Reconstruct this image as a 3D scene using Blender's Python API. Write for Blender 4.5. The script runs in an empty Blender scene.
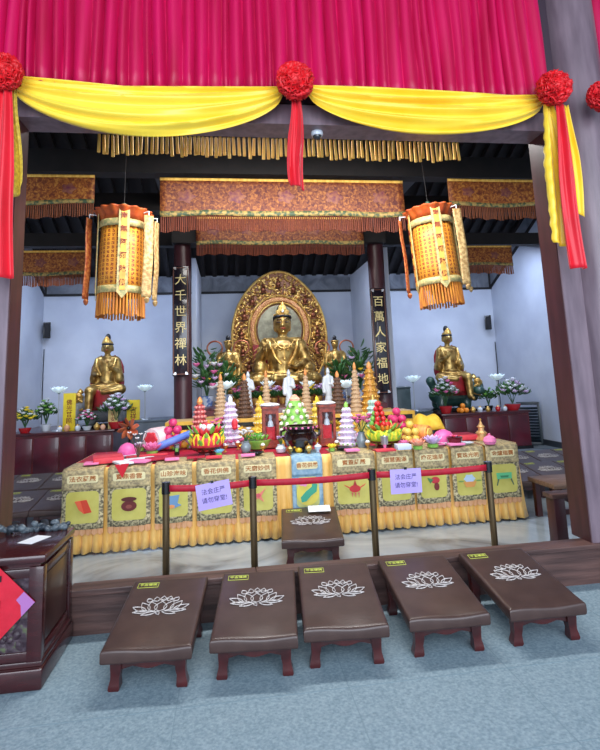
import bpy, bmesh, math, random
from math import sin, cos, pi, radians
from mathutils import Vector, Matrix, Euler
SC = bpy.context.scene
C = SC.collection
WORK = bpy.data.scenes.new('workbench')     # empty scene used only to apply modifiers and text, removed at the end
random.seed(7)
# ------------------------------------------------------------------ camera (solved from the photograph's vanishing points)
FPX, CXP, CYP, EYE = 520.0, 300.0, 298.0, 1.64
CR = Vector((0.99048256, -0.13207444, -0.03873811)).normalized()
CU = Vector((0.0179267, -0.15526072, 0.98771086)).normalized()
CW = Vector((0.13646586, 0.97900483, 0.15141537)).normalized()
CAM = Vector((0, 0, EYE))
def ray(px, py): return CW + CR*((px-CXP)/FPX) - CU*((py-CYP)/FPX)
def at(px, py, Y):
    d = ray(px, py); return CAM + d*(Y/d.y)
def atz(px, py, z):
    d = ray(px, py); return CAM + d*((z-EYE)/d.z)
def mpp(p): return (Vector(p)-CAM).dot(CW)/FPX      # metres per photo pixel at a point
# ------------------------------------------------------------------ colours and materials
def lin(c):
    return tuple(((v/255)/12.92 if v/255 <= .04045 else ((v/255+.055)/1.055)**2.4) for v in c)+(1,)
MATS = {}
def pm(name, c1, c2=None, scale=6, rough=.55, metal=0., bump=0., bscale=None, detail=4, stretch=(1,1,1), kind='noise', lo=.35, hi=.65,
       coat=0., sheen=0., c3=None, emit=0., spec=.5, dist=0., trans=0., alpha=1.):
    if name in MATS: return MATS[name]
    m = bpy.data.materials.new(name); m.use_nodes = True
    nt = m.node_tree; N = nt.nodes; L = nt.links; b = N['Principled BSDF']
    b.inputs['Roughness'].default_value = rough; b.inputs['Metallic'].default_value = metal
    b.inputs['Coat Weight'].default_value = coat; b.inputs['Sheen Weight'].default_value = sheen
    b.inputs['Specular IOR Level'].default_value = spec
    b.inputs['Transmission Weight'].default_value = trans; b.inputs['Alpha'].default_value = alpha
    b.inputs['Base Color'].default_value = lin(c1)
    if c2 or bump:
        tc = N.new('ShaderNodeTexCoord'); mp = N.new('ShaderNodeMapping'); mp.inputs['Scale'].default_value = stretch
        L.new(tc.outputs['Object'], mp.inputs['Vector'])
    def tex(s):
        if kind == 'voronoi':
            t = N.new('ShaderNodeTexVoronoi'); t.inputs['Scale'].default_value = s; o = t.outputs['Distance']
        elif kind == 'wave':
            t = N.new('ShaderNodeTexWave'); t.inputs['Scale'].default_value = s; t.inputs['Distortion'].default_value = dist
            t.inputs['Detail'].default_value = detail; o = t.outputs['Fac']
        else:
            t = N.new('ShaderNodeTexNoise'); t.inputs['Scale'].default_value = s; t.inputs['Detail'].default_value = detail
            t.inputs['Distortion'].default_value = dist; o = t.outputs['Fac']
        L.new(mp.outputs['Vector'], t.inputs['Vector']); return o
    if c2:
        o = tex(scale); r = N.new('ShaderNodeValToRGB'); e = r.color_ramp.elements
        e[0].position = lo; e[0].color = lin(c1); e[1].position = hi; e[1].color = lin(c2)
        if c3:
            k = r.color_ramp.elements.new((lo+hi)/2); k.color = lin(c3)
        L.new(o, r.inputs['Fac']); L.new(r.outputs['Color'], b.inputs['Base Color'])
        if emit: L.new(r.outputs['Color'], b.inputs['Emission Color'])
    if bump:
        bo = tex(bscale or scale*3); bn = N.new('ShaderNodeBump'); bn.inputs['Strength'].default_value = bump
        bn.inputs['Distance'].default_value = .01
        L.new(bo, bn.inputs['Height']); L.new(bn.outputs['Normal'], b.inputs['Normal'])
    if emit:
        if not c2: b.inputs['Emission Color'].default_value = lin(c1)
        b.inputs['Emission Strength'].default_value = emit
    MATS[name] = m; return m
# ------------------------------------------------------------------ mesh builder
def basis(d):
    d = Vector(d).normalized(); a = Vector((0,0,1)) if abs(d.z) < .9 else Vector((1,0,0))
    x = d.cross(a).normalized(); y = d.cross(x).normalized(); return x, y, d
class MB:
    def __init__(s): s.b = bmesh.new()
    def box(s, c, size, rot=None, bev=0):
        r = bmesh.ops.create_cube(s.b, size=1); vs = r['verts']
        M = Matrix.Translation(c) @ (Euler(rot).to_matrix().to_4x4() if rot else Matrix()) @ Matrix.Diagonal((*size,1))
        bmesh.ops.transform(s.b, matrix=M, verts=vs)
        if bev:
            ed = list({e for v in vs for e in v.link_edges})
            bmesh.ops.bevel(s.b, geom=ed, offset=bev, segments=2, affect='EDGES', profile=.5)
        return s
    def cyl(s, p0, p1, r0, r1=None, n=16, cap=True):
        r1 = r0 if r1 is None else r1; p0 = Vector(p0); p1 = Vector(p1); x, y, d = basis(p1-p0)
        A = [s.b.verts.new(p0+(x*cos(2*pi*i/n)+y*sin(2*pi*i/n))*r0) for i in range(n)]
        B = [s.b.verts.new(p1+(x*cos(2*pi*i/n)+y*sin(2*pi*i/n))*r1) for i in range(n)]
        for i in range(n): s.b.faces.new((A[i], A[(i+1)%n], B[(i+1)%n], B[i]))
        if cap: s.b.faces.new(A[::-1]); s.b.faces.new(B)
        return s
    def lathe(s, prof, c=(0,0,0), n=24, rfun=None):
        c = Vector(c); rows = []
        for r, z in prof:
            if r < 1e-5: rows.append([s.b.verts.new(c+Vector((0,0,z)))]); continue
            rows.append([s.b.verts.new(c+Vector((cos(2*pi*i/n)*r*(rfun(2*pi*i/n, z) if rfun else 1), sin(2*pi*i/n)*r*(rfun(2*pi*i/n, z) if rfun else 1), z))) for i in range(n)])
        for a, b in zip(rows, rows[1:]):
            for i in range(n):
                j = (i+1) % n
                if len(a) == 1 and len(b) > 1: s.b.faces.new((a[0], b[j], b[i]))
                elif len(b) == 1 and len(a) > 1: s.b.faces.new((a[i], a[j], b[0]))
                elif len(a) > 1: s.b.faces.new((a[i], a[j], b[j], b[i]))
        return s
    def ball(s, c, r, seg=14, rot=None):
        r = (r,r,r) if not hasattr(r, '__len__') else r
        M = Matrix.Translation(c) @ (Euler(rot).to_matrix().to_4x4() if rot else Matrix()) @ Matrix.Diagonal((*r,1))
        nv = max(6, seg*2//3); new = s.b.verts.new; fn = s.b.faces.new
        lo = new(M @ Vector((0,0,-1))); hi = new(M @ Vector((0,0,1)))
        rows = [[new(M @ Vector((cos(2*pi*i/seg)*sin(pi*j/nv), sin(2*pi*i/seg)*sin(pi*j/nv), -cos(pi*j/nv)))) for i in range(seg)] for j in range(1, nv)]
        for i in range(seg):
            k = (i+1) % seg; fn((lo, rows[0][k], rows[0][i])); fn((hi, rows[-1][i], rows[-1][k]))
            for a, b in zip(rows, rows[1:]): fn((a[i], a[k], b[k], b[i]))
        return s
    def tube(s, pts, r, n=6, closed=False, taper=None):
        pts = [Vector(p) for p in pts]; rings = []; m = len(pts); px = None
        for i, p in enumerate(pts):
            d = (pts[(i+1) % m]-pts[i-1]) if closed else (pts[min(i+1,m-1)]-pts[max(i-1,0)])
            if d.length < 1e-9: d = Vector((0,0,1))
            d.normalize()
            if px is None: x, y, _ = basis(d)
            else:
                x = px - d*px.dot(d)
                if x.length < 1e-6: x = basis(d)[0]
                x.normalize(); y = d.cross(x)
            px = x; rr = r if taper is None else r*taper(i/(m-1))
            rings.append([s.b.verts.new(p+(x*cos(2*pi*k/n)+y*sin(2*pi*k/n))*rr) for k in range(n)])
        for i in range(m if closed else m-1):
            a = rings[i]; b = rings[(i+1) % m]
            for k in range(n): s.b.faces.new((a[k], a[(k+1)%n], b[(k+1)%n], b[k]))
        if not closed: s.b.faces.new(rings[0][::-1]); s.b.faces.new(rings[-1])
        return s
    def sheet(s, f, nu, nv, closed_u=False):
        g = [[s.b.verts.new(f(i/nu, j/nv)) for i in range(nu if closed_u else nu+1)] for j in range(nv+1)]
        w = len(g[0])
        for j in range(nv):
            for i in range(nu):
                k = (i+1) % w
                s.b.faces.new((g[j][i], g[j][k], g[j+1][k], g[j+1][i]))
        return s
    def prism(s, poly, t, M=None):
        """2-D outline (x, z) given depth t along +y; M places it."""
        M = M or Matrix()
        A = [s.b.verts.new(M @ Vector((x, 0, z))) for x, z in poly]; B = [s.b.verts.new(M @ Vector((x, t, z))) for x, z in poly]
        n = len(poly)
        try: s.b.faces.new(A); s.b.faces.new(B[::-1])
        except ValueError: pass
        for i in range(n): s.b.faces.new((A[i], B[i], B[(i+1)%n], A[(i+1)%n]))
        return s
    def petal(s, base, d, up, L, W, curl=.3, n=5):
        """a cupped leaf/petal from base along d, arching towards up"""
        d = Vector(d).normalized(); up = Vector(up); up = (up-d*up.dot(d)).normalized(); sd = d.cross(up); base = Vector(base)
        rows = []
        for i in range(n+1):
            t = i/n; w = W*.5*sin(pi*min(1, t*.93+.05))**.8; c = base+d*(L*t*(1-.25*curl*t))+up*(L*curl*t*t)
            rows.append([s.b.verts.new(c+sd*(k*w)+up*(abs(k)*w*.35)) for k in (-1,0,1)])
        for a, b in zip(rows, rows[1:]):
            for k in (0,1): s.b.faces.new((a[k], a[k+1], b[k+1], b[k]))
        return s
    def build(s, name, m, parent=None, smooth=True, solid=0, sub=0, auto=None):
        bmesh.ops.recalc_face_normals(s.b, faces=s.b.faces)
        me = bpy.data.meshes.new(name); s.b.to_mesh(me); s.b.free()
        return link(name, me, m, parent, smooth, solid, sub, auto)
def link(name, me, m, parent=None, smooth=True, solid=0, sub=0, auto=None):
    me.materials.clear(); me.materials.append(m)
    if smooth:
        for p in me.polygons: p.use_smooth = True
        me.set_sharp_from_angle(angle=radians(auto or 40))
    o = bpy.data.objects.new(name, me); C.objects.link(o)
    if parent: o.parent = parent
    if solid:
        k = o.modifiers.new('t', 'SOLIDIFY'); k.thickness = solid; k.offset = 0
    if sub:
        k = o.modifiers.new('s', 'SUBSURF'); k.levels = sub; k.render_levels = sub
    return o
def bake(o, m, name, parent=None, smooth=True):
    C.objects.unlink(o); WORK.collection.objects.link(o); vl = WORK.view_layers[0]; vl.update()
    me = bpy.data.meshes.new_from_object(o.evaluated_get(vl.depsgraph))
    bpy.data.objects.remove(o)
    if smooth:
        me.materials.clear(); me.materials.append(m)
        for p in me.polygons: p.use_smooth = True
        q = bpy.data.objects.new(name, me); C.objects.link(q)
        if parent: q.parent = parent
        return q
    return link(name, me, m, parent, False)
def blob(name, items, m, parent=None, voxel=.014, smooth=4, loc=None):
    """one continuous body grown from ellipsoids ('e', centre, radii[, rot]) and tapering limbs ('c', p0, p1, r0, r1)"""
    b = MB()
    for it in items:
        if it[0] == 'e': b.ball(it[1], it[2], 16, it[3] if len(it) > 3 else None)
        else:
            _, p0, p1, r0, r1 = it; b.cyl(p0, p1, r0, r1, 14); b.ball(p0, r0, 12); b.ball(p1, r1, 12)
    o = b.build(name, m)
    k = o.modifiers.new('r', 'REMESH'); k.mode = 'VOXEL'; k.voxel_size = voxel
    k = o.modifiers.new('m', 'SMOOTH'); k.iterations = smooth; k.factor = .5
    return bake(o, m, name, parent)
def text(name, s, size, m, parent=None, loc=(0,0,0), rot=(pi/2,0,0), extrude=.002, bold=0., sx=1., align='CENTER', line=1.0):
    cu = bpy.data.curves.new(name, 'FONT'); cu.body = s; cu.size = size; cu.align_x = align; cu.align_y = 'CENTER'
    cu.extrude = extrude; cu.offset = bold; cu.space_line = line; cu.resolution_u = 2
    o = bpy.data.objects.new(name, cu); C.objects.link(o)
    q = bake(o, m, name, parent, False)
    q.data.transform(Matrix.Diagonal((sx,1,1,1)))
    q.location = loc; q.rotation_euler = rot
    return q
def thing(name, label, cat, loc=(0,0,0), rotz=0, group=None):
    o = bpy.data.objects.new(name, None); C.objects.link(o); o.empty_display_size = .1
    o.location = loc; o.rotation_euler = (0,0,rotz); o['label'] = label; o['category'] = cat
    if group: o['group'] = group
    return o
def tag(o, label, cat, group=None, loc=None):
    o['label'] = label; o['category'] = cat
    if group: o['group'] = group
    if loc is not None: o.location = loc
    return o
def struct(o, loc=None):
    o['kind'] = 'structure'
    if loc is not None: o.location = loc
    return o
def kids(o): return [c for c in bpy.data.objects if c.parent == o]
def dup(root, loc, rotz=0, label=None, group=None, scale=None):
    def cp(o, par):
        c = o.copy(); C.objects.link(c); c.parent = par
        for ch in TREE.get(o.name, ()): cp(ch, c)
        return c
    TREE = {}
    def grow(o):
        ch = list(o.children)
        TREE[o.name] = ch
        for c in ch: grow(c)
    grow(root)
    r = cp(root, None); r.location = loc; r.rotation_euler = (0,0,rotz)
    if scale: r.scale = (scale,)*3 if not hasattr(scale, '__len__') else scale
    if label: r['label'] = label
    if group: r['group'] = group
    return r
# ------------------------------------------------------------------ palette
M_purple = pm('painted purple brown wood', (104,88,98), (130,112,122), 3, .36, bump=.05, bscale=30, stretch=(4,4,.6))
M_purpled = pm('dark red brown painted wood', (58,26,32), (74,36,42), 4, .4, stretch=(4,4,.6))
M_red_lacq = pm('dark red lacquered wood', (52,12,18), (78,20,26), 5, .28, coat=.35, stretch=(1,1,4))
M_legred = pm('red mahogany stool wood', (50,11,13), (76,19,20), 8, .33, coat=.3)
M_maroon = pm('maroon lacquer panel', (64,8,22), (92,16,34), 2.5, .3, coat=.3)
M_dark = pm('blackened roof timber', (16,12,13), (26,20,21), 6, .7)
M_black = pm('black lacquer', (12,11,13), (20,18,20), 9, .25, coat=.4)
M_wall = pm('white plaster wall', (186,192,206), (198,204,216), 1.6, .8, bump=.05, bscale=40)
M_frieze = pm('grey painted mural plaster', (128,132,140), (78,82,92), 2.6, .8, detail=6, lo=.42, hi=.75, dist=1.2)
M_gold = pm('gilded metal', (206,174,104), (118,86,42), 7, .33, .78, bump=.5, bscale=22, detail=3)
M_goldc = pm('carved gilding', (220,184,104), (150,96,48), 20, .36, .6, bump=.9, bscale=30, detail=3, lo=.42, hi=.62)
M_brgold = pm('bright gold leaf', (230,192,112), (196,146,70), 10, .32, .7)
M_hair = pm('dark blue black hair', (14,14,22), rough=.4)
M_redcl = pm('deep red drapery', (150,18,24), (104,10,16), 6, .6)
M_white = pm('white porcelain', (204,212,222), rough=.25)
M_paperw = pm('white paper', (226,228,232), rough=.8)
M_leaf = pm('deep green leaves', (26,66,30), (60,110,48), 6, .5)
M_leafl = pm('fresh green leaves', (90,160,60), (150,200,90), 8, .5)
M_wflower = pm('white petals', (236,238,240), (214,218,226), 9, .5)
M_pflower = pm('pink petals', (236,130,180), (214,92,150), 9, .5)
M_yflower = pm('yellow petals', (240,216,60), (224,190,40), 9, .5)
M_lilac = pm('lilac petals', (196,164,214), (226,200,232), 9, .5)
M_redfl = pm('red petals', (206,30,50), (232,70,80), 9, .5)
# ================================================================== the setting
M_floorf = pm('blue grey stone floor', (106,130,142), (146,166,176), 70, .62, bump=.3, bscale=110, detail=8, lo=.3, hi=.7)
M_marble = pm('grey veined marble', (166,178,186), (84,96,106), .9, .16, detail=9, dist=2.2, c3=(146,158,166), lo=.36, hi=.74)
XL, XR, YB = -4.2, 6.74, 12.5
def slab(name, lo, hi, m, bev=0):
    b = MB(); c = [(a+d)/2 for a, d in zip(lo, hi)]
    b.box((0,0,0), [d-a for a, d in zip(lo, hi)], bev=bev)
    o = b.build(name, m, smooth=False); return struct(o, c)
slab('floor', (-9,-6,-.1), (12,3.95,0), M_floorf)
slab('floor_hall', (XL-.3,4.04,-.1), (XR+.3,YB+.3,0), M_marble)
# faint joints between the big front floor slabs
M_joint = pm('dark floor joint', (114,137,148), rough=.7)
b = MB()
for y in (1.2, 1.8, 2.4, 3.0): b.box((1.5,y,.0006), (20,.004,.001))
for x in (-2.1,-1.2,-.3,.6,1.5,2.4,3.3): b.box((x,0,.0006), (.004,7.6,.001))
struct(b.build('floor_joint', M_joint, smooth=False))
slab('wall_back', (XL-.2,YB,0), (XR+.2,YB+.2,4.15), M_wall)
# gable side walls rise with the roof towards the front
def gable(name, x0, x1, m, dz=0, y0=4.3, y1=YB, lowz=0):
    yr, zr = 8.4, 3.95+.51*(YB-8.4)
    poly = [(y0,lowz),(y1,lowz),(y1,4.15+dz),(yr,zr+dz+.2),(y0,zr+dz-.51*(yr-y0)+.2)]
    b = MB()
    A = [b.b.verts.new((x0,y,z)) for y, z in poly]; B = [b.b.verts.new((x1,y,z)) for y, z in poly]
    b.b.faces.new(A); b.b.faces.new(B[::-1])
    for i in range(5): b.b.faces.new((A[i],B[i],B[(i+1)%5],A[(i+1)%5]))
    return struct(b.build(name, m, smooth=False))
gable('wall_left', XL-.2, XL, M_wall)
gable('wall_right', XR, XR+.2, M_wall)
slab('baseboard_right', (XR-.03,4.3,0), (XR,YB,.12), pm('slate baseboard', (52,58,66), rough=.5))
slab('baseboard_back', (XL,YB-.03,0), (XR,YB,.12), MATS['slate baseboard'])
slab('baseboard_left', (XL,4.3,0), (XL+.03,YB,.12), MATS['slate baseboard'])
# mural bands with their dark rods: along the back wall and up both gables
slab('trim_1', (XL,YB-.02,3.76), (XR,YB,4.15), M_frieze)
slab('trim_2', (XL,YB-.05,3.71), (XR,YB-.01,3.76), M_dark)
for n, x, sx in ((3, XR, -1), (5, XL, 1)):
    for k, (off, w, t, m) in enumerate(((0., .40, .02, M_frieze), (-.05, .05, .05, M_dark), (.40, .06, .05, M_dark))):
        b = MB(); y0, y1 = 8.4, YB-.03
        z = lambda y: 3.76+off+.51*(YB-y)
        pts = [(y0,z(y0)),(y1,z(y1)),(y1,z(y1)+w),(y0,z(y0)+w)]
        A = [b.b.verts.new((x,y,zz)) for y, zz in pts]; B = [b.b.verts.new((x+sx*t,y,zz)) for y, zz in pts]
        b.b.faces.new(A); b.b.faces.new(B[::-1])
        for i in range(4): b.b.faces.new((A[i],B[i],B[(i+1)%4],A[(i+1)%4]))
        struct(b.build('trim_%d' % (n*3+k), m, smooth=False))
    b = MB(); b.cyl((x+sx*.04,YB-.04,3.76), (x+sx*.04,YB-.04,4.15), .025, n=8); struct(b.build('trim_%d' % (n+20), M_dark))
# roof: two dark pitches with rafters
def roof(name, ya, za, yb, zb):
    b = MB()
    q = [(XL-.3,ya,za),(XR+.3,ya,za),(XR+.3,yb,zb),(XL-.3,yb,zb)]
    A = [b.b.verts.new(p) for p in q]; B = [b.b.verts.new((x,y,z+.12)) for x, y, z in q]
    b.b.faces.new(A); b.b.faces.new(B[::-1])
    for i in range(4): b.b.faces.new((A[i],B[i],B[(i+1)%4],A[(i+1)%4]))
    n = Vector((0,yb-ya,zb-za)); L = n.length; a = math.atan2(zb-za, yb-ya)
    x = XL+.1
    while x < XR:
        b.box((x,(ya+yb)/2,(za+zb)/2-.05), (.10,L,.1), rot=(a,0,0)); x += .27
    return struct(b.build(name, M_dark, smooth=False))
roof('ceiling', YB+.2, 4.12, 8.4, 6.25)
roof('ceiling_front', 8.4, 6.25, 4.0, 4.25)
# tie beams (dark) and posts of the hall
slab('beam_front', (XL,6.55,4.32), (XR,6.75,4.62), M_dark)
slab('beam_middle', (XL,8.75,4.55), (XR,9.0,4.85), M_dark)
slab('beam_alcove', (-.95,8.9,4.02), (2.86,9.1,4.3), M_dark)
slab('beam_back', (XL,9.98,4.25), (XR,10.16,4.5), M_dark)
M_blue = pm('slate blue grey beam', (44,46,54), rough=.6)
for n, x in (('left', -.93), ('right', 2.84)):
    o = slab('beam_'+n, (x-.11,4.25,4.62), (x+.11,9.0,4.9), M_blue)
# hall columns behind the couplet boards
for n, x in (('left', -.79), ('right', 2.72)):
    b = MB(); b.lathe([(.0,0),(.24,0),(.24,.16),(.17,.2),(.155,.25),(.145,4.6),(0,4.6)]); struct(b.build('column_'+n, M_purpled), (x,9.15,0))
# alcove cheeks either side of the main statue
slab('wall_alcove_left', (-.72,10.4,0), (-.64,YB,4.1), M_wall)
slab('wall_alcove_right', (3.02,9.6,0), (3.1,YB,4.1), M_wall)
# facade: sill, jamb posts, header, round pillars
M_sill = pm('worn brown sill timber', (60,40,38), (100,72,66), 3, .45, bump=.25, bscale=12, stretch=(.5,6,6))
slab('trim_sill', (-1.10,3.93,0), (3.2,4.06,.25), M_sill)
slab('trim_sill_cap_left', (-1.10,3.90,.25), (.16,4.055,.292), M_sill, .006)
slab('trim_sill_cap_right', (.165,3.905,.25), (3.2,4.075,.287), M_sill, .006)
slab('pillar_left_jamb', (-1.82,3.95,0), (-1.56,4.16,3.68), M_purpled)
slab('trim_left_face', (-1.82,3.935,0), (-1.565,3.95,3.70), M_purple)
slab('pillar_right_jamb', (2.755,3.95,.287), (3.1,4.18,3.68), M_purpled)
slab('trim_right_face', (2.76,3.935,.287), (3.1,3.95,3.70), M_purple)
slab('beam_header', (-2.0,3.93,3.68), (3.1,4.18,3.85), M_purple)
slab('beam_header_groove', (-2.0,3.95,3.85), (3.1,4.18,3.875), M_dark)
slab('beam_header_upper', (-2.0,3.965,3.875), (3.1,4.18,5.5), pm('dark purple fascia', (58,44,56), rough=.5))
for n, x in (('left', -2.05), ('right', 3.16)):
    b = MB(); b.lathe([(0,0),(.34,0),(.36,.08),(.34,.22),(.25,.26),(.245,.3),(.235,3.2),(.225,5.6),(0,5.6)], n=32); struct(b.build('pillar_'+n, M_purple), (x,4.02,0))
slab('beam_porch', (3.12,3.0,4.98), (3.22,3.95,5.14), M_purple)
# porch roof over the front floor (it shades the facade; daylight enters from the open front)
slab('ceiling_porch', (-9,.6,5.5), (12,4.3,5.62), M_dark)
# ================================================================== cloth on the facade
M_mag = pm('magenta velvet', (206,0,84), (176,0,58), 2, .5, sheen=.22, stretch=(6,6,.4))
M_mag.node_tree.nodes['Principled BSDF'].inputs['Sheen Tint'].default_value = lin((255,60,140))
M_yel = pm('yellow satin', (248,200,28), (252,218,64), 2, .36, sheen=.2)
M_ros = pm('bright red crepe', (230,8,28), (206,4,20), 8, .5, sheen=.05, bump=.2, bscale=60)
M_rib = pm('scarlet satin ribbon', (226,10,40), (206,4,30), 3, .45, sheen=.2)
def curtain(x0, x1, z0, z1, n, y, amp, seed, parentless=True):
    R = random.Random(seed); ph = []; x = 0.
    ks = [0.]
    while ks[-1] < 1: ks.append(ks[-1]+R.uniform(.6,1.5)/n)
    am = [R.uniform(.5,1.1) for _ in ks]; tl = [R.uniform(-.25,.25) for _ in ks]
    def fold(u, v):
        i = max(k for k in range(len(ks)) if ks[k] <= u+1e-9); i = min(i, len(ks)-2)
        t = (u-ks[i])/(ks[i+1]-ks[i]); a = am[i]*(1-t)+am[i+1]*t
        return a*(abs(sin(pi*t))**.75-.5)
    b = MB()
    def f(u, v):
        uu = min(1, max(0, u+.0015*sin(5*v+u*40)))
        d = fold(uu, v)*amp*(.55+.45*v)
        return Vector((x0+(x1-x0)*u+.006*sin(v*3+u*30), y-d-.02*v, z1+(z0-z1)*v+.014*sin(u*n*2.1)*v))
    return b.sheet(f, int(n*14), 10)
c = curtain(-2.0, 2.80, at(300,96,3.85).z, 5.45, 54, 3.87, .085, 3).build('curtain', M_mag, solid=.004, auto=80)
tag(c, 'magenta pleated velvet pelmet curtain hanging over the hall opening', 'curtain')
c = curtain(3.40, 4.7, 3.72, 5.45, 13, 3.96, .075, 5).build('curtain', M_mag, solid=.004, auto=80)
tag(c, 'strip of crimson curtain beyond the round purple pillar', 'curtain')
# yellow swags
def swag(name, p0, p1, top_sag, drop, label, seed):
    R = random.Random(seed); p0 = Vector(p0); p1 = Vector(p1); b = MB()
    ph = [R.uniform(0,6) for _ in range(4)]
    def f(u, v):
        e = 4*u*(1-u); g = e**.62
        gath = .085+ (drop-.085)*g
        wv = v+.035*sin(v*9+ph[0]+u*2.)*g
        z = p0.z+(p1.z-p0.z)*u-top_sag*e-wv*gath
        fo = sin(v*26+ph[1]+2.2*sin(u*3+ph[2]))*.5+sin(v*45+ph[3]+u*3)*.22
        y = p0.y+(p1.y-p0.y)*u-.045*sin(pi*v)*(.4+g)-.058*fo*(.35+.65*g)*(1-.3*v)
        return Vector((p0.x+(p1.x-p0.x)*u, y, z))
    o = b.sheet(f, 60, 46).build(name, M_yel, solid=.004, auto=80)
    tag(o, label, 'swag', 'yellow satin swags')
A_ = lambda x, y, Y: tuple(at(x, y, Y))
swag('fabric_swag', A_(12,76,3.80), A_(282,87,3.80), .02, .435, 'yellow satin swag between the corner rosette and the middle rosette', 1)
swag('fabric_swag', A_(308,86,3.80), A_(542,95,3.80), .01, .385, 'yellow satin swag running from the middle rosette to the round pillar', 2)
# rosettes: ruffled ball of petals
def rosette(loc, r, label):
    t = thing('rosette', label, 'rosette', loc, 0, 'red cloth rosettes')
    b = MB(); R = random.Random(int(loc[0]*100)); n = 170
    b.ball((0,0,0), r*.72, 14)
    for i in range(n):
        z = 1-2*(i+.5)/n; a = i*2.39996; q = math.sqrt(1-z*z)
        d = Vector((q*cos(a), q*sin(a)*.75, z)); 
        if d.y > .55: continue
        up = Vector((R.uniform(-1,1), R.uniform(-1,1), R.uniform(-1,1)))
        sd = d.cross(up).normalized(); e = d.cross(sd)
        def g(u, v, d=d, sd=sd, e=e, k=R.uniform(.85,1.08), w=r*.34, p=R.uniform(0,6)):
            return d*(r*(.66+.34*v*k))+sd*((u-.5)*2*w)+e*(sin(u*7+p)*.18*r*v+.05*r*sin(u*17+p)*v)
        b.sheet(g, 7, 2)
    o = b.build('ruffle', M_ros, t, solid=.003, auto=70)
    return t
rosette(A_(295,81,3.62), .142, 'big red rosette in the middle of the yellow swags')
rosette(A_(554,88,3.60), .138, 'big red rosette tied on the round purple pillar')
rosette(A_(3,72,3.62), .130, 'big red rosette at the corner above the post, opposite the round pillar')
rosette(A_(602,96,3.58), .12, 'red rosette half cut off beyond the round pillar')
# hanging ribbons
def ribbon(name, p0, p1, w0, w1, m, label, seed, ruff=0, cut=0):
    R = random.Random(seed); p0 = Vector(p0); p1 = Vector(p1); ph = R.uniform(0,6); b = MB()
    def f(u, v):
        w = w0+(w1-w0)*min(1, v*2.2)
        x = (u-.5)*w
        y = -.02*sin(u*9+ph+v*1.5)*(.4+v)-.012*sin(u*17+ph*2)+(ruff*.02*sin(v*60)*max(0, .35-u) if ruff else 0)
        p = p0+(p1-p0)*v
        return p+Vector((x+.012*sin(v*5+ph)+(ruff*.012*sin(v*70)*max(0,.3-u) if ruff else 0), y, cut*(u-.5)*v))
    o = b.sheet(f, 18, 40).build(name, m, solid=.004, auto=80)
    tag(o, label, 'ribbon', 'ribbons hanging below the rosettes')
ribbon('hanging_ribbon', A_(295,99,3.70), A_(297,186,3.72), .07, .125, M_rib, 'short red ribbon below the middle rosette', 1, cut=-.05)
ribbon('hanging_ribbon', A_(549,104,3.70), A_(568,246,3.72), .07, .25, M_yel, 'yellow ruffled ribbon hanging on the round purple pillar', 2, ruff=1, cut=-.05)
ribbon('hanging_ribbon', A_(558,104,3.63), A_(579,268,3.64), .07, .15, M_rib, 'long red ribbon hanging on the round purple pillar', 3)
ribbon('hanging_ribbon', A_(566,106,3.68), A_(577,212,3.69), .04, .09, M_yel, 'short yellow ribbon tail behind the long red ribbon', 6, cut=-.1)
ribbon('hanging_ribbon', A_(1,88,3.66), A_(-3,278,3.68), .12, .20, M_rib, 'long red ribbon on the post opposite the round pillar', 4)
ribbon('hanging_ribbon', A_(13,88,3.72), A_(15,196,3.74), .06, .085, pm('yellow brocade ribbon', (232,206,70), (190,160,60), 40, .5), 'patterned yellow ribbon beside the long red ribbon on the post', 5, cut=.2)
# gold tassel fringe hanging just inside the opening
M_tas = pm('old gold tassels', (250,206,104), (222,168,72), 30, .7, stretch=(1,1,.2))
b = MB(); R = random.Random(4); x = -1.1
t = thing('tassel_canopy', 'row of gold tassels hanging inside the opening below the yellow swags', 'fringe', (0,4.5,0))
while x < 2.26:
    zt = 3.832+.004*sin(x*9); L = R.uniform(.165,.205)
    b.cyl((x,R.uniform(-.01,.01),zt), (x+R.uniform(-.008,.008),R.uniform(-.015,.015),zt-L), .012, .015, 7)
    x += R.uniform(.034,.05)
b.build('tassel_fringe', M_tas, t)
b = MB(); b.cyl((-1.12,0,3.838), (2.28,0,3.838), .012, n=8); b.build('rail', M_dark, t)
# dome camera under the header
t = thing('ceiling_camera', 'small white dome camera under the header beam beside the middle ribbon', 'camera', (.765,4.06,3.68))
b = MB(); b.lathe([(0,0),(.05,0),(.052,-.02),(.045,-.035),(0,-.035)], n=20); b.build('housing', M_white, t)
b = MB(); b.lathe([(.036,-.035),(.034,-.05),(.022,-.064),(0,-.07)], n=20); b.build('lens_dome', pm('smoked dome', (40,44,50), rough=.1, coat=.5), t)
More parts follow.
